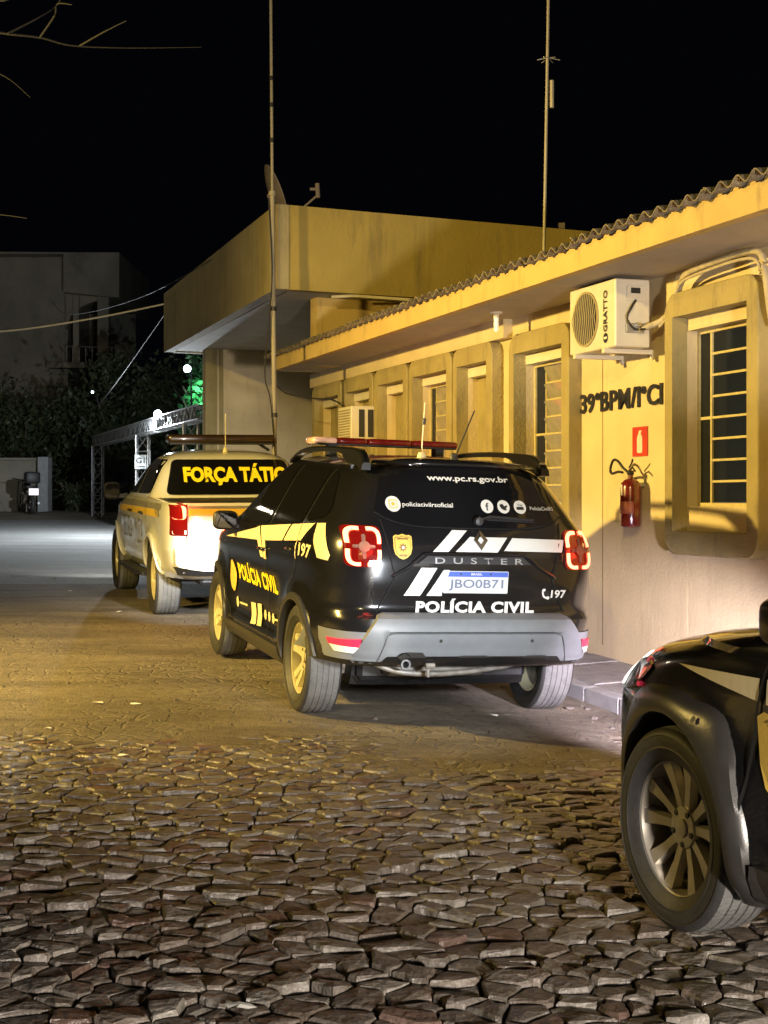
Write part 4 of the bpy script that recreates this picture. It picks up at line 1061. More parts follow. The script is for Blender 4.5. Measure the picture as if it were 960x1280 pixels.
    decal_text('plate_country', 'BRASIL', rr_, m_white, pl, -.01, .947, .07, .013, off=.0148, step=None)
    for y in (-.10, .09): disc_patch('plate_screw', rr_, y, .948, .006, m_black, pl, .0148)
    bm = B(); 
    # white slashes
    m_ = m_filmw
    for q in ([(.136, 1.205), (.040, 1.205), (.175, 1.072), (.272, 1.072)], [(.028, 1.167), (-.212, 1.167), (-.140, 1.073), (.130, 1.073), (.045, 1.150)][:4], [(-.245, 1.165), (-.585, 1.160), (-.565, 1.085), (-.185, 1.088)], [(.340, .982), (.240, .982), (.338, .815), (.440, .815)], [(.200, .970), (.160, .970), (.202, .833), (.202, .815), (.300, .815)]):
        obj('slash_stripe', patch([q], rr_, .014 if max(p[1] for p in q) < 1.06 else .009, None, .05), m_, root)
    # diamond badge
    bm = B(); 
    for q in ([(0, .060), (.045, 0), (.018, 0), (0, .026)], [(.045, 0), (0, -.06), (0, -.026), (.018, 0)], [(0, -.06), (-.045, 0), (-.018, 0), (0, -.026)], [(-.045, 0), (0, .06), (0, .026), (-.018, 0)]):
        bm.faces.new([bm.verts.new((-.035+a, 1.150+b, 0)) for a, b in q])
    bmesh.ops.remove_doubles(bm, verts=bm.verts[:], dist=1e-4)
    obj('maker_badge', conform(bm, rr_, .026, .008, None), m_chrome, root)
    decal_text('model_lettering', 'DUSTER', rr_, M('satin chrome letter', (.42, .42, .42), .35, metal=.6), root, -.025, 1.026, .56, .036, off=.017, bold=.005, space=1.9, step=None)
    T = lambda b, u, v, w, h, **k: decal_text('lettering', b, rr_, m_white, root, u, v, w, h, off=.013, **k)
    T('POLÍCIA CIVIL', -.018, .757, .755, .085, bold=.045, space=1.08)
    T('www.pc.rs.gov.br', -.022, 1.508, .53, .045, bold=.025)
    T('policiacivilrsoficial', .266, 1.347, .32, .034, bold=.01)
    T('197', -.550, .832, .10, .050, bold=.03)
    bm = B(); pp = catmull([(-.446, .858), (-.446, .835), (-.456, .815), (-.478, .806)], 4)
    obj('phone_symbol', patch(ribbon_poly(pp, .012)+[rrect(-.462, -.441, .848, .864, .005, 3), rrect(-.492, -.472, .799, .817, .005, 3)], rr_, .013, None, None), m_white, root)
    for k_, u in enumerate((.482, -.115, -.222, -.330)):
        d_ = disc_patch('social_icon', rr_, u, 1.350, .046 if k_ == 0 else .040, m_white, root, .012)
        if k_ == 0:
            for s_, mm in ((.026, m_gold), (.020, m_white)): obj('icon_camera', patch([rrect(u-s_, u+s_, 1.350-s_, 1.350+s_, s_*.45)], rr_, .0135 if mm is m_gold else .0145, None, None), mm, d_)
            disc_patch('icon_lens', rr_, u, 1.35, .012, m_gold, d_, .0155)
        elif k_ == 1: decal_text('icon_letter', 'f', rr_, m_black, d_, u, 1.348, None, .045, off=.0135, bold=.03, step=None)
        elif k_ == 2: obj('icon_bird', patch([round_poly([(u-.024, 1.362), (u-.006, 1.352), (u+.004, 1.368), (u+.018, 1.366), (u+.026, 1.358), (u+.018, 1.340), (u-.002, 1.328), (u-.022, 1.332), (u-.012, 1.340), (u-.024, 1.350)][::-1], .004, 3)], rr_, .0135, None, None), m_black, d_)
        else:
            obj('icon_screen', patch([rrect(u-.024, u+.024, 1.334, 1.352, .006)], rr_, .0135, None, None), m_black, d_); decal_text('icon_word', 'You', rr_, m_black, d_, u, 1.363, .032, .016, off=.0135, bold=.02, step=None)
    T('PoliciaCivilRS', -.475, 1.345, .16, .022, bold=.0)
    shield('badge', rr_, .453, 1.103, .115, .150, root, .010)
    # ---- left side film
    for fn, sg in ((sd, 1), (S.side(-1), -1)):
        k = m_film
        def st(q): obj('side_stripe', patch([q], fn, .007, None, .06), k, root)
        st([(2.36, .975), (1.30, 1.095), (1.12, .925), (1.02, .925), (1.10, 1.015), (1.45, .985)][:2]+[(1.19, 1.115), (.98, .905), (1.07, .905), (1.21, 1.015)])
        st([(1.15, 1.118), (.34, 1.170), (.50, 1.045), (.95, 1.025), (1.00, .985), (.93, .90), (.84, .90)][:2]+[(.46, 1.055), (.97, 1.025), (.885, .90), (.965, .90)])
        st([(.30, 1.172), (-.20, 1.205), (-.02, 1.085), (.42, 1.058)])
        st([(-.24, 1.207), (-.38, 1.215), (-.56, 1.04), (-.52, .99), (-.36, 1.00), (-.28, 1.10)][:2]+[(-.46, 1.15), (-.58, 1.03), (-.56, 1.0), (-.40, 1.005), (-.29, 1.10)])
        decal_text('lettering', '197', fn, m_film, root, -.13, 1.03, .28, .085, flip=sg > 0, bold=.03, off=.008)
        decal_text('bracket_sign', '(', fn, m_film, root, .08, 1.02, .05, .11, flip=sg > 0, bold=.02, off=.008, step=None)
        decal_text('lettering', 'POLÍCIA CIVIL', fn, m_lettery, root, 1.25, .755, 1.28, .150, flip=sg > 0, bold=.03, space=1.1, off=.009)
        disc_patch('door_emblem', fn, 2.08, .69, .085, m_gold, root, .009, .12); disc_patch('emblem_centre', fn, 2.08, .69, .05, m_golddk, root, .0105, .07)
        for q in ([(1.47, .545), (1.31, .555), (1.27, .405), (1.43, .395)], [(1.25, .558), (1.12, .566), (1.10, .412), (1.23, .404)]): obj('slash_mark', patch([q], fn, .008, None, .06), m_film, root)
        for x in (1.0, .88, .76): disc_patch('dot_mark', fn, x, .505, .035, m_film, root, .008)
        disc_patch('dot_mark', fn, 1.96, .50, .04, m_film, root, .008); obj('thin_mark', patch([[(1.88, .508), (1.60, .516), (1.60, .502), (1.88, .494)]], fn, .008, None, None), m_film, root)
        obj('thin_mark', patch([[(.72, .51), (.62, .515), (.62, .50), (.72, .495)]], fn, .008, None, None), m_film, root)
        for x, z in ((1.02, .965), (.18, 1.02)): door_handle(S, x, z, root, m_carblack, sg=sg)
        mirror(S, 1.98, .98, 1.115, root, m_black, sg)
        # headlamp
        obj('headlamp', patch([round_poly([(sg*.84, .80), (sg*.52, .78), (sg*.48, .90), (sg*.80, .97)][::1], .03)], S.front, .01, -.02, .05), m_headlamp, root)
    # roof rails with the big rear feet
    for sg in (1, -1):
        bm = B(); pts = []
        prof = [(-.42, 1.590, .585), (-.36, 1.640, .58), (-.24, 1.672, .575), (.0, 1.682, .575), (.45, 1.690, .575), (.95, 1.682, .58), (1.25, 1.655, .58), (1.38, 1.60, .60)]
        rows = []
        for x, z, y in catmull(prof, 5):
            hgt = .050 if x < .02 else .035
            if x < .12: hgt = .035+.065*sstep(-.44, -.36, x)*(1-sstep(-.06, .12, x))
            rows.append([bm.verts.new((x, sg*(y+a), z+b_)) for a, b_ in ((-.024, -hgt), (.034, -hgt), (.030, -.012), (.018, 0), (-.014, 0), (-.022, -.008))])
        for u, v in zip(rows, rows[1:]):
            for k in range(6): bm.faces.new((u[k], u[(k+1) % 6], v[(k+1) % 6], v[k]))
        bm.faces.new(rows[0]); bm.faces.new(rows[-1][::-1]); bmesh.ops.recalc_face_normals(bm, faces=bm.faces[:])
        rl = obj('roof_rail', bm, m_rail, root, smooth=True, angle=35)
        
        bm = B(); box(bm, -.395, -.380, sg*.58-.022, sg*.58+.022, 1.612, 1.628, bev=.004); obj('rail_glint', bm, m_chrome, rl) if sg < 0 else bm.free()
    # light bar
    bm = B(); box(bm, .98, 1.26, -.50, .54, 1.70, 1.716, bev=.006); lbz = obj('light_bar', bm, m_black, root)
    for i, (y0, y1, mm) in enumerate(((-.52, -.17, m_barred), (-.168, .16, m_barred), (.162, .38, m_barred), (.382, .56, m_barwhite))):
        bm = B(); box(bm, 1.0, 1.24, y0, y1, 1.705, 1.757, bev=.022, seg=3); obj('beacon_lens', bm, mm, lbz, smooth=True, angle=40)
    for y in (-.4, .4):
        bm = B(); box(bm, 1.06, 1.16, y-.03, y+.03, 1.61, 1.70); obj('bar_foot', bm, m_black, lbz)
    # aerials on the roof
    bm = B(); tube(bm, [(-.25, .17, 1.63), (-.22, .17, 1.70), (-.22, .16, 1.98)], .004, 6); lathe(bm, [(.001, 1.62), (.035, 1.62), (.02, 1.665), (.001, 1.67)], 14, 'z', Matrix.Translation((-.22, .17, 0))); obj('whip_aerial', bm, m_film, root)
    bm = B(); tube(bm, [(-.22, .163, 1.84), (-.22, .161, 1.88)], .012, 8); obj('aerial_coil', bm, m_black, root)
    bm = B(); tube(bm, [(-.33, -.01, 1.63), (-.52, -.06, 1.93)], .0045, 6); lathe(bm, [(.001, 1.60), (.038, 1.60), (.022, 1.66), (.001, 1.67)], 14, 'z', Matrix.Translation((-.32, -.01, 0))); obj('roof_aerial', bm, m_black, root)
th = R(17.2)
duster_root = empty('police_suv', 'black police SUV with white rear slashes and lit square tail lamps', 'police car', matrix=car_matrix(-.571+.885*math.cos(th), 9.35+.885*math.sin(th), 17.2, .036))
duster(duster_root)
DM = duster_root.matrix_world.copy()
for sg in (1, -1):
    spot('suv_headlight', DM @ Vector((3.56, sg*.66, .86)), DM @ Vector((6.5, sg*.5, .10)), 520, (.95, .97, 1), 42, 1, .05)
    point('tail_lamp_glow', DM @ Vector((-.86, sg*.69, 1.10)), .5, (1, .05, .03), .05)
# ---------------------------------------------------------------- third car, partly in frame at the right
def third(root):
    S = low_suv_shape(); sd = S.side(1)
    zz_ = lambda P: [(x, .42+(z-.42)*.88) for x, z in P]
    body_mesh(S, mat=m_carblack, parent=root, arch_r=.395, arch_z=.35)
    for fn in (sd, S.side(-1)):
        seam(fn, [(2.11, .99), (2.135, .92), (2.18, .74), (2.235, .50), (2.235, .33)], root, .012)
        seam(fn, [(.90, 1.56), (.90, 1.15), (.92, .60), (.90, .34)], root)
        obj('side_window', patch([round_poly(zz_([(1.98, 1.105), (.94, 1.150), (.99, 1.535), (1.30, 1.525), (1.60, 1.40)]), .07, 5)], fn, .004, None, .08), m_carglass, root, smooth=True)
        obj('side_window', patch([round_poly(zz_([(.88, 1.153), (.0, 1.190), (.04, 1.545), (.92, 1.540)]), .06, 5)], fn, .004, None, .08), m_carglass, root, smooth=True)
    obj('windscreen', patch([round_poly(zz_([(-.70, 1.19), (.70, 1.19), (.56, 1.55), (-.56, 1.55)]), .06)], S.front, .004, None, .08), m_carglass, root, smooth=True)
    for sg in (1, -1):
        for ax in (0, 2.673):
            sq = (lambda d: 1.0+.55*math.exp(-((d-55)/18)**2)+.85*math.exp(-((d-129)/15)**2))
            arch_trim(S, ax, .35, .392, .080, .024, m_cargrey_dark, root, sg, -24, 204, squash=sq)
        obj('sill_cladding', patch([[(.46, .215), (2.22, .215), (2.18, .345), (.50, .345)]], S.side(sg), .026, -.01, .06), m_cargrey_dark, root)
        mirror(S, 1.865, .985, 1.13, root, m_rail, sg, .20, .165)
        fnf = S.front
        hl = obj('headlamp', patch([round_poly([(sg*.72, .74), (sg*.48, .72), (sg*.44, .83), (sg*.55, .87), (sg*.70, .88)], .03)], fnf, .012, -.02, .04), m_headlamp, root)
        for zz in (.79, .875):
            def hs(u, v, o=0): return S.side(sg)(u, v, o)
            obj('red_glint', patch([rrect(2.965, 3.0, zz-.009, zz+.007, .006)], hs, .012, 0, None), m_reflred, hl)  # red glints by the headlamp, shaped as small glowing patches
        obj('lamp_rim', patch([round_poly([(3.18, .74), (3.0, .78), (2.90, .86), (3.0, .885), (3.16, .85)], .02)], S.side(sg), .010, 0, .05), m_carblack, hl)
    for sg in (1, -1):
        for x in (0, 2.673): make_wheel(root, x, sg*.775, .343, sg, .343, .215, 'ten', m_alloyd, rot=R(-15), scale_rim=.695)
    bm = B(); box(bm, -.30, 3.1, -.56, .56, .24, .42, bev=.03); obj('floor_pan', bm, m_black, root)
    for sg in (1, -1):
        fn = S.side(sg)
        obj('side_stripe', patch([[(2.68, .903), (2.155, .924), (2.155, .853)]], fn, .006, None, .05), m_film, root)
        obj('side_stripe', patch([[(2.115, .926), (1.45, .95), (1.45, .80), (2.115, .85)]], fn, .006, None, .05), m_film, root)
        shield('door_emblem', fn, 2.03, .68, .26, .32, root, .008)
        for x in (1.02,): door_handle(S, x, .90, root, m_carblack, sg=sg)
        # small black fasteners on the cladding
        for a in (60, 118): 
            x, z = 2.673+.455*math.cos(R(a)), .35+.455*math.sin(R(a)); disc_patch('cladding_clip', fn, x, z, .011, m_black, root, .0335)
    # tailgate lamps for completeness
    for sg in (1, -1): obj('tail_lamp', patch([rrect(sg*.69-.11, sg*.69+.11, .90, 1.10, .035)], S.rear, .015, -.01, .04), m_lampred, root)
    obj('rear_window', patch([zz_([(-.60, 1.30), (-.50, 1.255), (.50, 1.255), (.60, 1.30), (.50, 1.56), (-.50, 1.56)])], S.rear, .006, 0, .06), m_carglass, root, smooth=True, angle=30)
TH3 = 20.8; t3 = R(TH3)
fx, fy = .956+.885*math.cos(t3), 5.0+.885*math.sin(t3)
third_root = empty('police_car', 'black car with grey wheel arch and ten spoke wheel, cut off by the right edge', 'police car', matrix=car_matrix(fx+2.673*math.sin(t3), fy-2.673*math.cos(t3), TH3, 0, dz=0))
third(third_root)
TM = third_root.matrix_world.copy()
for sg, tgt in ((1, (.35, 8.7, .95)), (-1, (1.72, 11.0, -.05))):
    spot('third_car_headlight', TM @ Vector((3.72 if sg > 0 else 3.58, sg*.60, .84)), tgt, 470 if sg > 0 else 2100, (.86, .92, 1) if sg > 0 else (.97, .84, 1), 46 if sg > 0 else 40, .9, .10 if sg > 0 else .05)
# ---------------------------------------------------------------- white police pickup
def pickup(root):
    S = pickup_shape(); sd = S.side(1); rr_ = S.rear
    body_mesh(S, mat=m_whitecar, parent=root, arch_r=.425, arch_z=.385, yin=.6)
    for sg in (1, -1):
        fn = S.side(sg)
        arch_trim(S, 0, .385, .425, .05, .016, m_whitecar, root, sg, 6, 172); arch_trim(S, 3.15, .385, .425, .05, .016, m_whitecar, root, sg, 6, 172)
        for w_ in (round_poly([(2.52, 1.22), (1.50, 1.225), (1.50, 1.60), (1.72, 1.59), (2.10, 1.42)], .05), round_poly([(1.44, 1.225), (.58, 1.235), (.70, 1.60), (1.44, 1.61)], .05)):
            obj('side_window', patch([w_], fn, .006, 0, .08), m_carglass, root, smooth=True, angle=30)
        seam(fn, [(2.58, 1.18), (2.55, .8), (2.45, .50)], root); seam(fn, [(1.47, 1.62), (1.47, 1.2), (1.47, .50)], root); seam(fn, [(.55, 1.25), (.52, .95), (.56, .6), (.62, .5)], root); seam(fn, [(.42, 1.17), (.42, .75)], root, .01)
        obj('waist_band', patch([[(2.62, 1.08), (-.55, 1.10), (-.55, 1.155), (2.62, 1.15)]], fn, .005, None, .08), m_greyfilm, root)
        obj('yellow_stripe', patch([[(2.70, 1.00), (-.45, 1.02), (-.45, 1.095), (2.70, 1.075)]], fn, .006, None, .08), m_yellow, root)
        obj('chequer_mark', patch([[(-.50+.09*i+.045*(j % 2), 1.03+.032*j), (-.455+.09*i+.045*(j % 2), 1.03+.032*j), (-.455+.09*i+.045*(j % 2), 1.062+.032*j), (-.50+.09*i+.045*(j % 2), 1.062+.032*j)] for i in range(3) for j in range(4)], fn, .0075, None, None), m_greyfilm, root)
        for x in (1.62, .72): door_handle(S, x, 1.03, root, m_black, .2, sg)
        decal_text('lettering', 'BRIGADA', fn, m_greyfilm, root, 2.02, .84, .80, .26, flip=sg > 0, bold=.0)
        decal_text('lettering', 'MILITAR', fn, m_greyfilm, root, 1.02, .82, .72, .28, flip=sg > 0, bold=.0)
        obj('side_step', patch([[(.52, .44), (2.55, .44), (2.55, .40), (.52, .40)]], lambda u, v, o=0, sg=sg: (u, sg*(.90+o), v-.04), .06, -.08, None), m_black, root)
        mirror(S, 2.38, 1.06, 1.235, root, m_black, sg, .20, .22)
        bm = B(); 
        # tall tail lamp at the corner
        def cornerfn(u, v, o=0, sg=sg):    # u: 0 at the rear towards +1 along the side
            if u < 0: return S.rear(sg*(.885+u), v, o)
            x = S.xr(v)+.03+u; return (x, sg*(S.Y(x, v)+o), v)
        base = obj('tail_lamp', patch([round_poly([(-.155, 1.20), (-.17, .86), (-.02, .86), (-.02, 1.20)], .015)], lambda u, v, o=0, sg=sg: S.rear(sg*(.905+u), v, o), .015, -.01, .04), m_lampred, root)
        obj('tail_lamp_side', patch([round_poly([(-1.105, 1.17), (-.99, 1.15), (-1.02, .88), (-1.105, .90)], .015)], fn, .012, -.01, .05), m_lampred, root)
        obj('lit_lamp', patch([rrect(-.15, -.03, 1.02, 1.15, .03)], lambda u, v, o=0, sg=sg: S.rear(sg*(.905+u), v, o), .022, .01, None), m_lamparc, base)
        obj('clear_lamp', patch([rrect(-.155, -.035, .875, .915, .01)], lambda u, v, o=0, sg=sg: S.rear(sg*(.905+u), v, o), .020, .01, None), m_reflwht, base)
        for x in (0, 3.15): make_wheel(root, x, sg*.80, .385, sg, .385, .25, 'six', m_alloy, scale_rim=.62)
    bm = B(); box(bm, -.9, 3.7, -.58, .58, .36, .60, bev=.03); obj('floor_pan', bm, m_black, root)
    bm = B(); tube(bm, [(0, -.7, .38), (0, .7, .38)], .05, 8); lathe(bm, [(.02, -.12), (.13, -.08), (.13, .08), (.02, .12)], 14, 'y', Matrix.Translation((0, 0, .38))); obj('rear_axle', bm, m_black, root)
    obj('rear_window', patch([round_poly([(-.72, 1.225), (.72, 1.225), (.62, 1.60), (-.62, 1.60)], .06)], rr_, .018, 0, .05), m_carglass, root, smooth=True, angle=30)
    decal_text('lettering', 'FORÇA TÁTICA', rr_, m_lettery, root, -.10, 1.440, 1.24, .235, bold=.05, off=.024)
    # bed cover, tailgate gap, stripe, word
    bm = B(); box(bm, -1.10, .34, -.84, .84, 1.172, 1.195, bev=.008); obj('bed_cover', bm, m_black, root)
    obj('tailgate_rim', patch([[(-.74, 1.155), (.74, 1.155), (.74, 1.175), (-.74, 1.175)]], rr_, .015, -.01, None), m_filmw, root)
    seam(rr_, [(.745, 1.17), (.745, .76)], root, .01, False); seam(rr_, [(-.745, 1.17), (-.745, .76)], root, .01, False)
    obj('yellow_stripe', patch([[(-.73, 1.055), (.73, 1.055), (.73, 1.12), (-.73, 1.12)]], rr_, .006, None, .1), m_yellow, root)
    obj('grey_stripe', patch([[(-.73, 1.125), (.73, 1.125), (.73, 1.148), (-.73, 1.148)]], rr_, .006, None, .1), m_greyfilm, root)
    decal_text('lettering', 'POLÍCIA', rr_, m_bluegrey, root, .28, .865, .88, .10, bold=.02)
    decal_text('small_lettering', 'MILITAR', rr_, m_bluegrey, root, 0, .985, .26, .03, bold=.01)
    obj('rear_bumper', patch([round_poly([(-.86, .745), (.86, .745), (.84, .56), (.60, .52), (-.60, .52), (-.84, .56)], .03)], lambda y, z, o=0: S.rear(max(-.87, min(.87, y)), z, o), .04, -.03, .06), m_chrome if 0 else m_whitecar, root, smooth=True, angle=35)
    obj('bumper_lower', patch([[(-.85, .555), (.85, .555), (.80, .47), (-.80, .47)]], lambda y, z, o=0: S.rear(max(-.86, min(.86, y)), z, o), .02, -.03, .06), m_black, root)
    obj('bumper_step', patch([[(-.35, .745), (.35, .745), (.33, .70), (-.33, .70)]], rr_, .045, .02, None), m_black, root)
    bm = B(); box(bm, .95, 1.22, -.60, .60, 1.785, 1.875, bev=.030, seg=3); lbz = obj('light_bar', bm, m_baramber, root, smooth=True, angle=40)
    bm = B(); box(bm, .97, 1.20, -.58, .58, 1.765, 1.785); obj('bar_base', bm, m_black, lbz)
    for sg in (1, -1):
        bm = B(); tube(bm, [(1.08, sg*.42, 1.785), (1.06, sg*.55, 1.70)], .018, 6); obj('bar_foot', bm, m_black, lbz)
    bm = B(); tube(bm, [(.80, .0, 1.69), (.78, .0, 2.10)], .005, 6); lathe(bm, [(.001, 1.68), (.03, 1.68), (.018, 1.73), (.001, 1.735)], 12, 'z', Matrix.Translation((.80, 0, 0))); obj('whip_aerial', bm, m_film, root)
th2 = R(17.0)
pick_root = empty('police_pickup', 'white police pickup with FORÇA TÁTICA in yellow across its rear window', 'pickup truck', matrix=car_matrix(-2.394+.925*math.cos(th2), 15.27+.925*math.sin(th2), 17.0, 0))
pickup(pick_root)
PM = pick_root.matrix_world.copy()
for sg in (1, -1):
    point('pickup_tail_glow', PM @ Vector((-1.25, sg*.86, 1.09)), 6, (1, .06, .03), .05)
    spot('pickup_headlight', PM @ Vector((4.2, sg*.7, .85)), PM @ Vector((9, sg*.8, .2)), 160, (1, .97, .92), 80, .6, .05)
# ================================================================ BACKGROUND
# low plastered wall at the left with a pier
gw = empty('garden_wall', 'low stained plaster wall with a square pier at the far left of the street', 'wall')
bm = B(); box(bm, -26, -9.93, 42.6, 42.9, .7, 2.72, bev=.01); obj('wall_panel', bm, m_oldwall, gw)
bm = B(); box(bm, -26, -9.95, 42.5, 43.0, 2.72, 2.80, bev=.01); obj('coping', bm, m_oldwall, gw)
bm = B(); box(bm, -9.92, -9.62, 42.35, 42.9, .9, 2.82, bev=.015); obj('pier', bm, m_kerb, gw)
bm = B(); box(bm, -26, -9.9, 42.3, 42.45, .9, 1.24, bev=.01); tag(obj('far_kerb', bm, m_kerb), kind='structure')
# verge of bare earth and litter under the hedge
v = sheet('earth_verge', lin(-14, 6, 40), lin(38.8, 48, 20), lambda x, y: 1.0+.25*sstep(38.8, 42, y)+.06*noise.noise(Vector((x, y, 0))), m_dirt)
# house
hs = empty('balcony_house', 'dim concrete house with an upper balcony on two columns above the dark hedge', 'house')
bm = B(); box(bm, -26, -11.75, 55, 62, 0, 10.6); obj('wall', bm, m_oldwall, hs)
bm = B(); prism(bm, [(-11.75, 9.2), (-9.7, 9.0), (-9.7, 10.65), (-26, 10.75), (-26, 10.6), (-11.75, 10.6)], 54.2, 61, 'y'); obj('roof_parapet', bm, m_oldwall, hs)
bm = B(); prism(bm, [(-11.75, 9.19)]+[(-11.75+2.0*t, 7.9+1.15*math.sqrt(max(0, 1-(1-t)**2))) for t in [i/10 for i in range(11)]][:9]+[(-10.15, 9.04)], 54.6, 54.9, 'y'); obj('arch_spandrel', bm, m_oldwall, hs)
bm = B(); box(bm, -12.4, -9.7, 54.4, 58, 6.45, 6.65); obj('balcony_floor', bm, m_oldwall, hs)
for x, w in ((-11.45, .22), (-10.55, .42)):
    bm = B(); box(bm, x, x+w, 54.45, 54.45+w, 6.65, 9.15, bev=.02); obj('column', bm, m_oldwall, hs)
bm = B(); tube(bm, [(-11.75, 54.5, 7.25), (-9.75, 54.5, 7.2)], .035, 6); obj('handrail', bm, m_steel, hs)
for i in range(9):
    bm = B(); tube(bm, [(-11.7+.24*i, 54.5, 6.65), (-11.7+.24*i, 54.5, 7.24)], .02, 5); obj('baluster', bm, m_steel, hs)
bm = B(); box(bm, -12.3, -9.9, 59, 59.2, 6.65, 9.0); obj('back_wall', bm, m_oldwall, hs)
bm = B(); tube(bm, [(-9.85, 54.5, 6.65), (-9.85, 54.5, 7.3)], .05, 6); obj('corner_post', bm, m_steel, hs)
# trees forming the dark belt
def leaves(bm, c, rad, n, size, seed, flat=1.0):
    r_ = random.Random(seed); cl = []
    for i in range(26):
        d = Vector((r_.gauss(0, 1), r_.gauss(0, 1), r_.gauss(0, 1))).normalized()*r_.uniform(.35, 1); cl.append((Vector((c[0]+d.x*rad[0], c[1]+d.y*rad[1], c[2]+d.z*rad[2])), r_.uniform(.22, .42)))
    for i in range(n):
        p, k = r_.choice(cl); d = Vector((r_.gauss(0, 1), r_.gauss(0, 1), r_.gauss(0, 1)))*.55
        q = p+Vector((d.x*rad[0]*k, d.y*rad[1]*k, d.z*rad[2]*k)); s_ = size*r_.uniform(.6, 1.4)
        a = Vector((r_.uniform(-1, 1), r_.uniform(-1, 1), r_.uniform(-1, 1))).normalized(); b = a.cross(Vector((r_.uniform(-1, 1), r_.uniform(-1, 1), r_.uniform(-1, 1)))).normalized()
        bm.faces.new([bm.verts.new(q+a*s_), bm.verts.new(q+b*s_*.45), bm.verts.new(q-a*s_), bm.verts.new(q-b*s_*.45)])
def tree(x, y, z, h, rad, n, label, seed, mat=None, size=.11):
    t = empty('broadleaf_tree', label, 'tree', loc=(x, y, z), group=None)
    r_ = random.Random(seed); bm = B(); tube(bm, catmull([(0, 0, -.3), (r_.uniform(-.1, .1), 0, h*.35), (r_.uniform(-.3, .3), .1, h*.75)], 4), .16, 8, r2=.05)
    for i in range(6):
        a = r_.uniform(0, 6.28); z0 = h*r_.uniform(.25, .6); tube(bm, catmull([(0, 0, z0), (rad[0]*.4*math.cos(a), rad[1]*.4*math.sin(a), z0+h*.12), (rad[0]*.75*math.cos(a), rad[1]*.7*math.sin(a), z0+h*.22)], 3), .06, 6, r2=.02)
    obj('trunk', bm, m_bark, t); bm = B(); leaves(bm, (0, 0, h*.55), (rad[0], rad[1], h*.48), n, size, seed); obj('crown', bm, mat or m_leaf, t)
T_ = [(-15.0, 48.5, 5.0, (3.2, 2.0), 'dark tree crown above the low wall at the left edge'), (-11.6, 47.8, 4.0, (2.4, 1.8), 'dark tree crown in front of the balcony house'),
      (-8.6, 46.5, 4.9, (2.3, 1.7), 'dark tree between the balcony house and the truss gate'), (-5.6, 45.8, 5.2, (2.2, 1.6), 'dark tree behind the truss gate beam'), (-2.6, 45.0, 5.2, (2.2, 1.6), 'dark tree half hidden by the parapet block')]
for i, (x, y, h, rad, lb_) in enumerate(T_): tree(x, y, 1.1, h, rad, 5200, lb_, 40+i)
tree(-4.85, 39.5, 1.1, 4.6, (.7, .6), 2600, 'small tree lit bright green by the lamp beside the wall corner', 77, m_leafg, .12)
# low shrubs under the trees
for i, (x, y) in enumerate(((-8.9, 42.8), (-8.0, 43.0), (-6.9, 42.2), (-5.6, 42.4))):
    bm = B(); leaves(bm, (0, 0, .45), (.6, .4, .55), 700, .07, 90+i)
    s_ = empty('shrub', ('scrubby bush beside the pier of the low wall', 'scrubby bush left of the first truss tower', 'scrubby bush right of the first truss tower', 'scrubby bush behind the pickup mirror')[i], 'bush', loc=(x, y, 1.2)); obj('foliage', bm, m_leaf, s_)
    bm = B()
    for k in range(9): a = k*.7; tube(bm, [(0, 0, 0), (.25*math.cos(a), .2*math.sin(a), .5), (.5*math.cos(a), .35*math.sin(a), .9)], .014, 4)
    obj('stems', bm, m_bark, s_)
# truss gate
tg = empty('truss_gate', 'silver aluminium truss gate with two towers and a long top beam', 'truss gate')
def truss(name, a, b, w, up, n, parent, r=.022):
    """box truss from a to b"""
    a, b = Vector(a), Vector(b); d = (b-a); L_ = d.length; d.normalize(); u = Vector(up).normalized(); s_ = d.cross(u).normalized(); bm = B()
    cs = [(u*x+s_*y)*w/2 for x, y in ((1, 1), (1, -1), (-1, -1), (-1, 1))]
    for c in cs: tube(bm, [a+c, b+c], r, 5)
    fr = obj(name, bm, m_steel, parent)
    for i in range(n):
        p0, p1 = a+d*L_*i/n, a+d*L_*(i+1)/n; bm = B()
        for k in range(4):
            c0, c1 = cs[k], cs[(k+1) % 4]
            if i % 2: c0, c1 = c1, c0
            tube(bm, [p0+c0, p1+c1], r*.6, 4, caps=False); tube(bm, [p0+cs[k], p0+cs[(k+1) % 4]], r*.6, 4, caps=False)
        obj('brace', bm, m_steel, fr)
gz0 = 1.03
E1, E2 = Vector((-7.9, 40.8, 3.20)), Vector((-3.30, 27.2, 3.20))
truss('top_beam', E1, E2, .26, (0, 0, 1), 40, tg)
truss('tower', (-7.85, 40.6, gz0), (-7.85, 40.6, 3.06), .27, (1, 0, 0), 6, tg); truss('tower', (-5.5, 33.75, .86), (-5.5, 33.75, 3.06), .27, (1, 0, 0), 6, tg); truss('tower', (-3.7, 28.4, .75), (-3.7, 28.4, 3.06), .27, (1, 0, 0), 6, tg)
gs = empty('gate_sign', 'small white gate number sign reading G1 on the second truss tower', 'sign', loc=(-5.52, 33.55, 2.45))
bm = B(); box(bm, -.13, .13, -.012, .0, -.16, .16, bev=.01); obj('plate', bm, M('grey white sign', (.45, .48, .46), .6), gs)
bm = text_bm('G1', .20, .14, bold=.03)
for v_ in bm.verts: v_.co = Vector((v_.co.x, -.0135, v_.co.y+.03))
obj('lettering', bm, m_black, gs)
bm = B(); box(bm, -.10, .10, -.0135, -.0125, -.125, -.10); obj('underline', bm, m_black, gs)
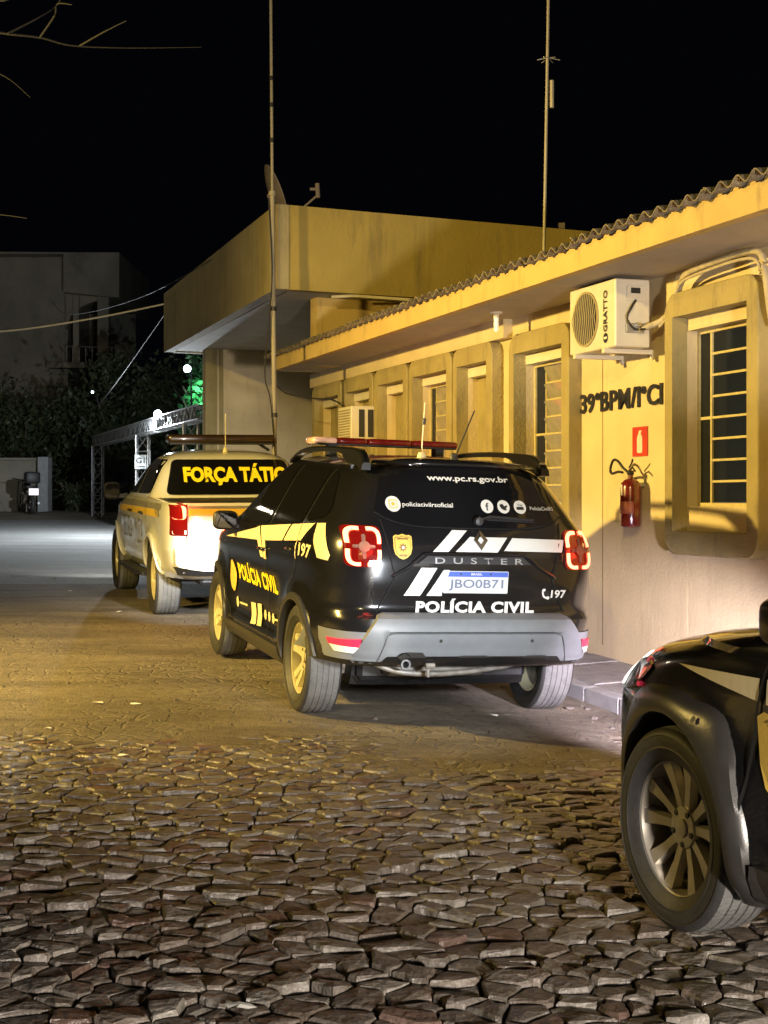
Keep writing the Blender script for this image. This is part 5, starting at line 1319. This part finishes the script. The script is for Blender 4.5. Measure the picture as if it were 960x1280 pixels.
# lamps
def led(name, loc, label, r, power, col, arm):
    t = empty(name, label, 'lamp', loc=loc)
    bm = B(); bmesh.ops.create_uvsphere(bm, u_segments=20, v_segments=12, radius=r); obj('lamp_globe', bm, m_led, t, smooth=True)
    bm = B(); tube(bm, [(0, r, 0), (.05, r+.25, -.05), (.1, r+.3, arm)], .025, 6); obj('bracket', bm, m_black, t)
    if name != 'far_lamp': point(name+'_light', (loc[0], loc[1]-.3, loc[2]), power, col, r)
    else: spot(name+'_light', (loc[0]+.1, loc[1]+.35, loc[2]-.1), (-4.8, 39.5, 4.25), 420, (.3, 1, .6), 46, .8, r)
led('gate_lamp', (-4.83, 31.6, 3.42), 'bright white lamp shining on top of the truss beam', .085, 1700, (.85, .93, 1), -.22)
led('far_lamp', (-5.0, 37.6, 4.92), 'bright white lamp beside the green lit tree, left of the wall corner', .095, 330, (.55, 1, .78), -3.0)
led('distant_lamp', (-8.55, 43.4, 4.75), 'tiny distant light among the dark trees', .035, 1, (1, 1, 1), -.3)
# wires
def wire(name, pts, r, mat, label): bm = B(); tube(bm, catmull(pts, 8), r, 5); tag(obj(name, bm, mat), label, 'cable')
wire('overhead_cable', [(-3.62, 24.3, 4.80), (-4.6, 23.8, 4.52), (-5.7, 23.3, 4.27), (-6.5, 22.9, 4.17), (-8.2, 22.2, 4.02)], .016, m_wire, 'pale cable running from the parapet end out to the left')
wire('overhead_wire', [(-1.9, 19.4, 4.95), (-4.0, 24.5, 4.95), (-6.8, 32.0, 5.6), (-9, 40, 7)], .006, m_wired, 'thin dark wire climbing left from the parapet side')
wire('overhead_wire', [(-3.6, 24.5, 4.7), (-6.2, 33.0, 3.9), (-8.4, 41, 3.8)], .008, m_wired, 'thin dark wire dropping from the parapet towards the trees')
# bare tree whose twigs reach into the frame top left
bt = empty('bare_tree', 'bare tree branches reaching in at the top left corner', 'tree', loc=(-8.4, 11.0, gz(-8.4, 11)))
bm = B(); tube(bm, catmull([(0, 0, -.1), (.1, 0, 2.2), (.2, 0, 4.2), (.1, .1, 6.5)], 5), .14, 8, r2=.06); obj('trunk', bm, m_twig, bt)
def br(pts, r, r2): bm = B(); tube(bm, catmull(pts, 5), r, 6, r2=r2); obj('branch', bm, m_twig, bt)
def pz(px, py, Y): return ((px-480)/1850*Y+8.4, Y-11.0, CAMZ+(625-py)/1850*Y-gz(-8.4, 11))
br([(.2, 0, 4.3), pz(-400, 20, 11), pz(-130, 22, 11), pz(-40, 30, 11), pz(0, 41, 11), pz(50, 47, 11.1), pz(90, 57, 11.2), pz(160, 60, 11.3), pz(252, 59, 11.4)], .016, .002)
br([pz(10, 42, 11), pz(45, 24, 11.1), pz(70, 8, 11.2), pz(80, -10, 11.2)], .008, .003)
br([pz(50, 47, 11.1), pz(68, 20, 11.0), pz(72, 5, 11.0), pz(90, 6, 10.9)], .009, .003)
br([pz(100, 57, 11.2), pz(130, 40, 11.0), pz(158, 26, 10.9)], .007, .003)
br([(.15, .1, 3.6), pz(-400, 60, 11), pz(-120, 75, 11), pz(-40, 83, 11), pz(5, 95, 11), pz(38, 122, 11)], .008, .002)
br([(.15, .1, 2.8), pz(-400, 240, 11), pz(-120, 258, 11), pz(-40, 266, 11), pz(5, 269, 11), pz(34, 273, 11)], .008, .002)
br([(.2, 0, 4.8), pz(-400, -40, 11), pz(-120, -15, 11), pz(-40, -5, 11), pz(5, 0, 11), pz(25, -14, 11)], .02, .01)
# motorcycle
mc = empty('motorcycle', 'dark motorcycle parked against the low wall at the far left', 'motorcycle', loc=(-10.02, 41.5, 1.14), rz=R(115))
def mwheel(x, parent):
    bm = B(); lathe(bm, [(.235, -.05), (.29, -.055), (.31, 0), (.29, .055), (.235, .05)], 28, 'y', Matrix.Translation((x, 0, .31)), closed=True); w = obj('wheel', bm, m_tyre, parent, smooth=True)
    bm = B(); lathe(bm, [(.225, -.03), (.24, -.03), (.24, .03), (.225, .03)], 28, 'y', Matrix.Translation((x, 0, .31)), closed=True); lathe(bm, [(.001, -.07), (.045, -.07), (.045, .07), (.001, .07)], 14, 'y', Matrix.Translation((x, 0, .31)))
    for i in range(10): a = 6.283*i/10; tube(bm, [(x+.04*math.cos(a), 0, .31+.04*math.sin(a)), (x+.23*math.cos(a), 0, .31+.23*math.sin(a))], .006, 4)
    obj('rim', bm, m_chrome, w)
mwheel(-.62, mc); mwheel(.66, mc)
bm = B(); tube(bm, [(.66, .09, .31), (.42, .09, .98)], .025, 8); tube(bm, [(.66, -.09, .31), (.42, -.09, .98)], .025, 8); obj('fork', bm, m_chrome, mc)
bm = B(); tube(bm, [(.42, 0, .92), (.1, 0, .45), (-.25, 0, .45), (-.35, 0, .75), (.42, 0, .85)], .025, 6); tube(bm, [(-.62, .08, .31), (-.25, .08, .42)], .022, 6); tube(bm, [(-.62, -.08, .31), (-.25, -.08, .42)], .022, 6); obj('frame', bm, m_black, mc)
bm = B(); box(bm, -.15, .2, -.12, .12, .33, .62, bev=.04, seg=2); obj('engine', bm, m_under, mc, smooth=True, angle=40)
bm = B(); bmesh.ops.create_uvsphere(bm, u_segments=16, v_segments=10, radius=1)
for v_ in bm.verts: v_.co = Vector((v_.co.x*.26+.14, v_.co.y*.15, v_.co.z*.14+.84))
obj('fuel_tank', bm, m_carblack, mc, smooth=True)
bm = B(); box(bm, -.62, -.05, -.13, .13, .76, .85, bev=.035, seg=2); obj('seat', bm, m_black, mc, smooth=True, angle=40)
bm = B(); box(bm, -.92, -.52, -.20, .20, .90, 1.22, bev=.06, seg=2); obj('top_case', bm, m_black, mc, smooth=True, angle=40)
bm = B(); tube(bm, catmull([(.30, .36, 1.06), (.42, .2, 1.04), (.42, 0, 1.0), (.42, -.2, 1.04), (.30, -.36, 1.06)], 4), .014, 6); obj('handlebar', bm, m_black, mc)
bm = B(); lathe(bm, [(.001, .12), (.08, .10), (.095, 0), (.05, -.06), (.001, -.06)], 16, 'x', Matrix.Translation((.50, 0, .93))); obj('headlamp', bm, m_chrome, mc, smooth=True)
bm = B(); tube(bm, [(.1, -.12, .35), (-.2, -.15, .28), (-.78, -.17, .36)], .035, 8); obj('exhaust', bm, m_chrome, mc)
bm = B(); box(bm, -.96, -.95, -.13, .13, .58, .76); obj('number_plate', bm, M('glowing plate', (.8, .75, .78), .4, emit=(1, .9, .95), es=.8), mc)  # plate emits light in place of its reflected brightness
bm = B(); box(bm, -.93, -.60, -.09, .09, .60, .66); obj('rear_mudguard', bm, m_black, mc)
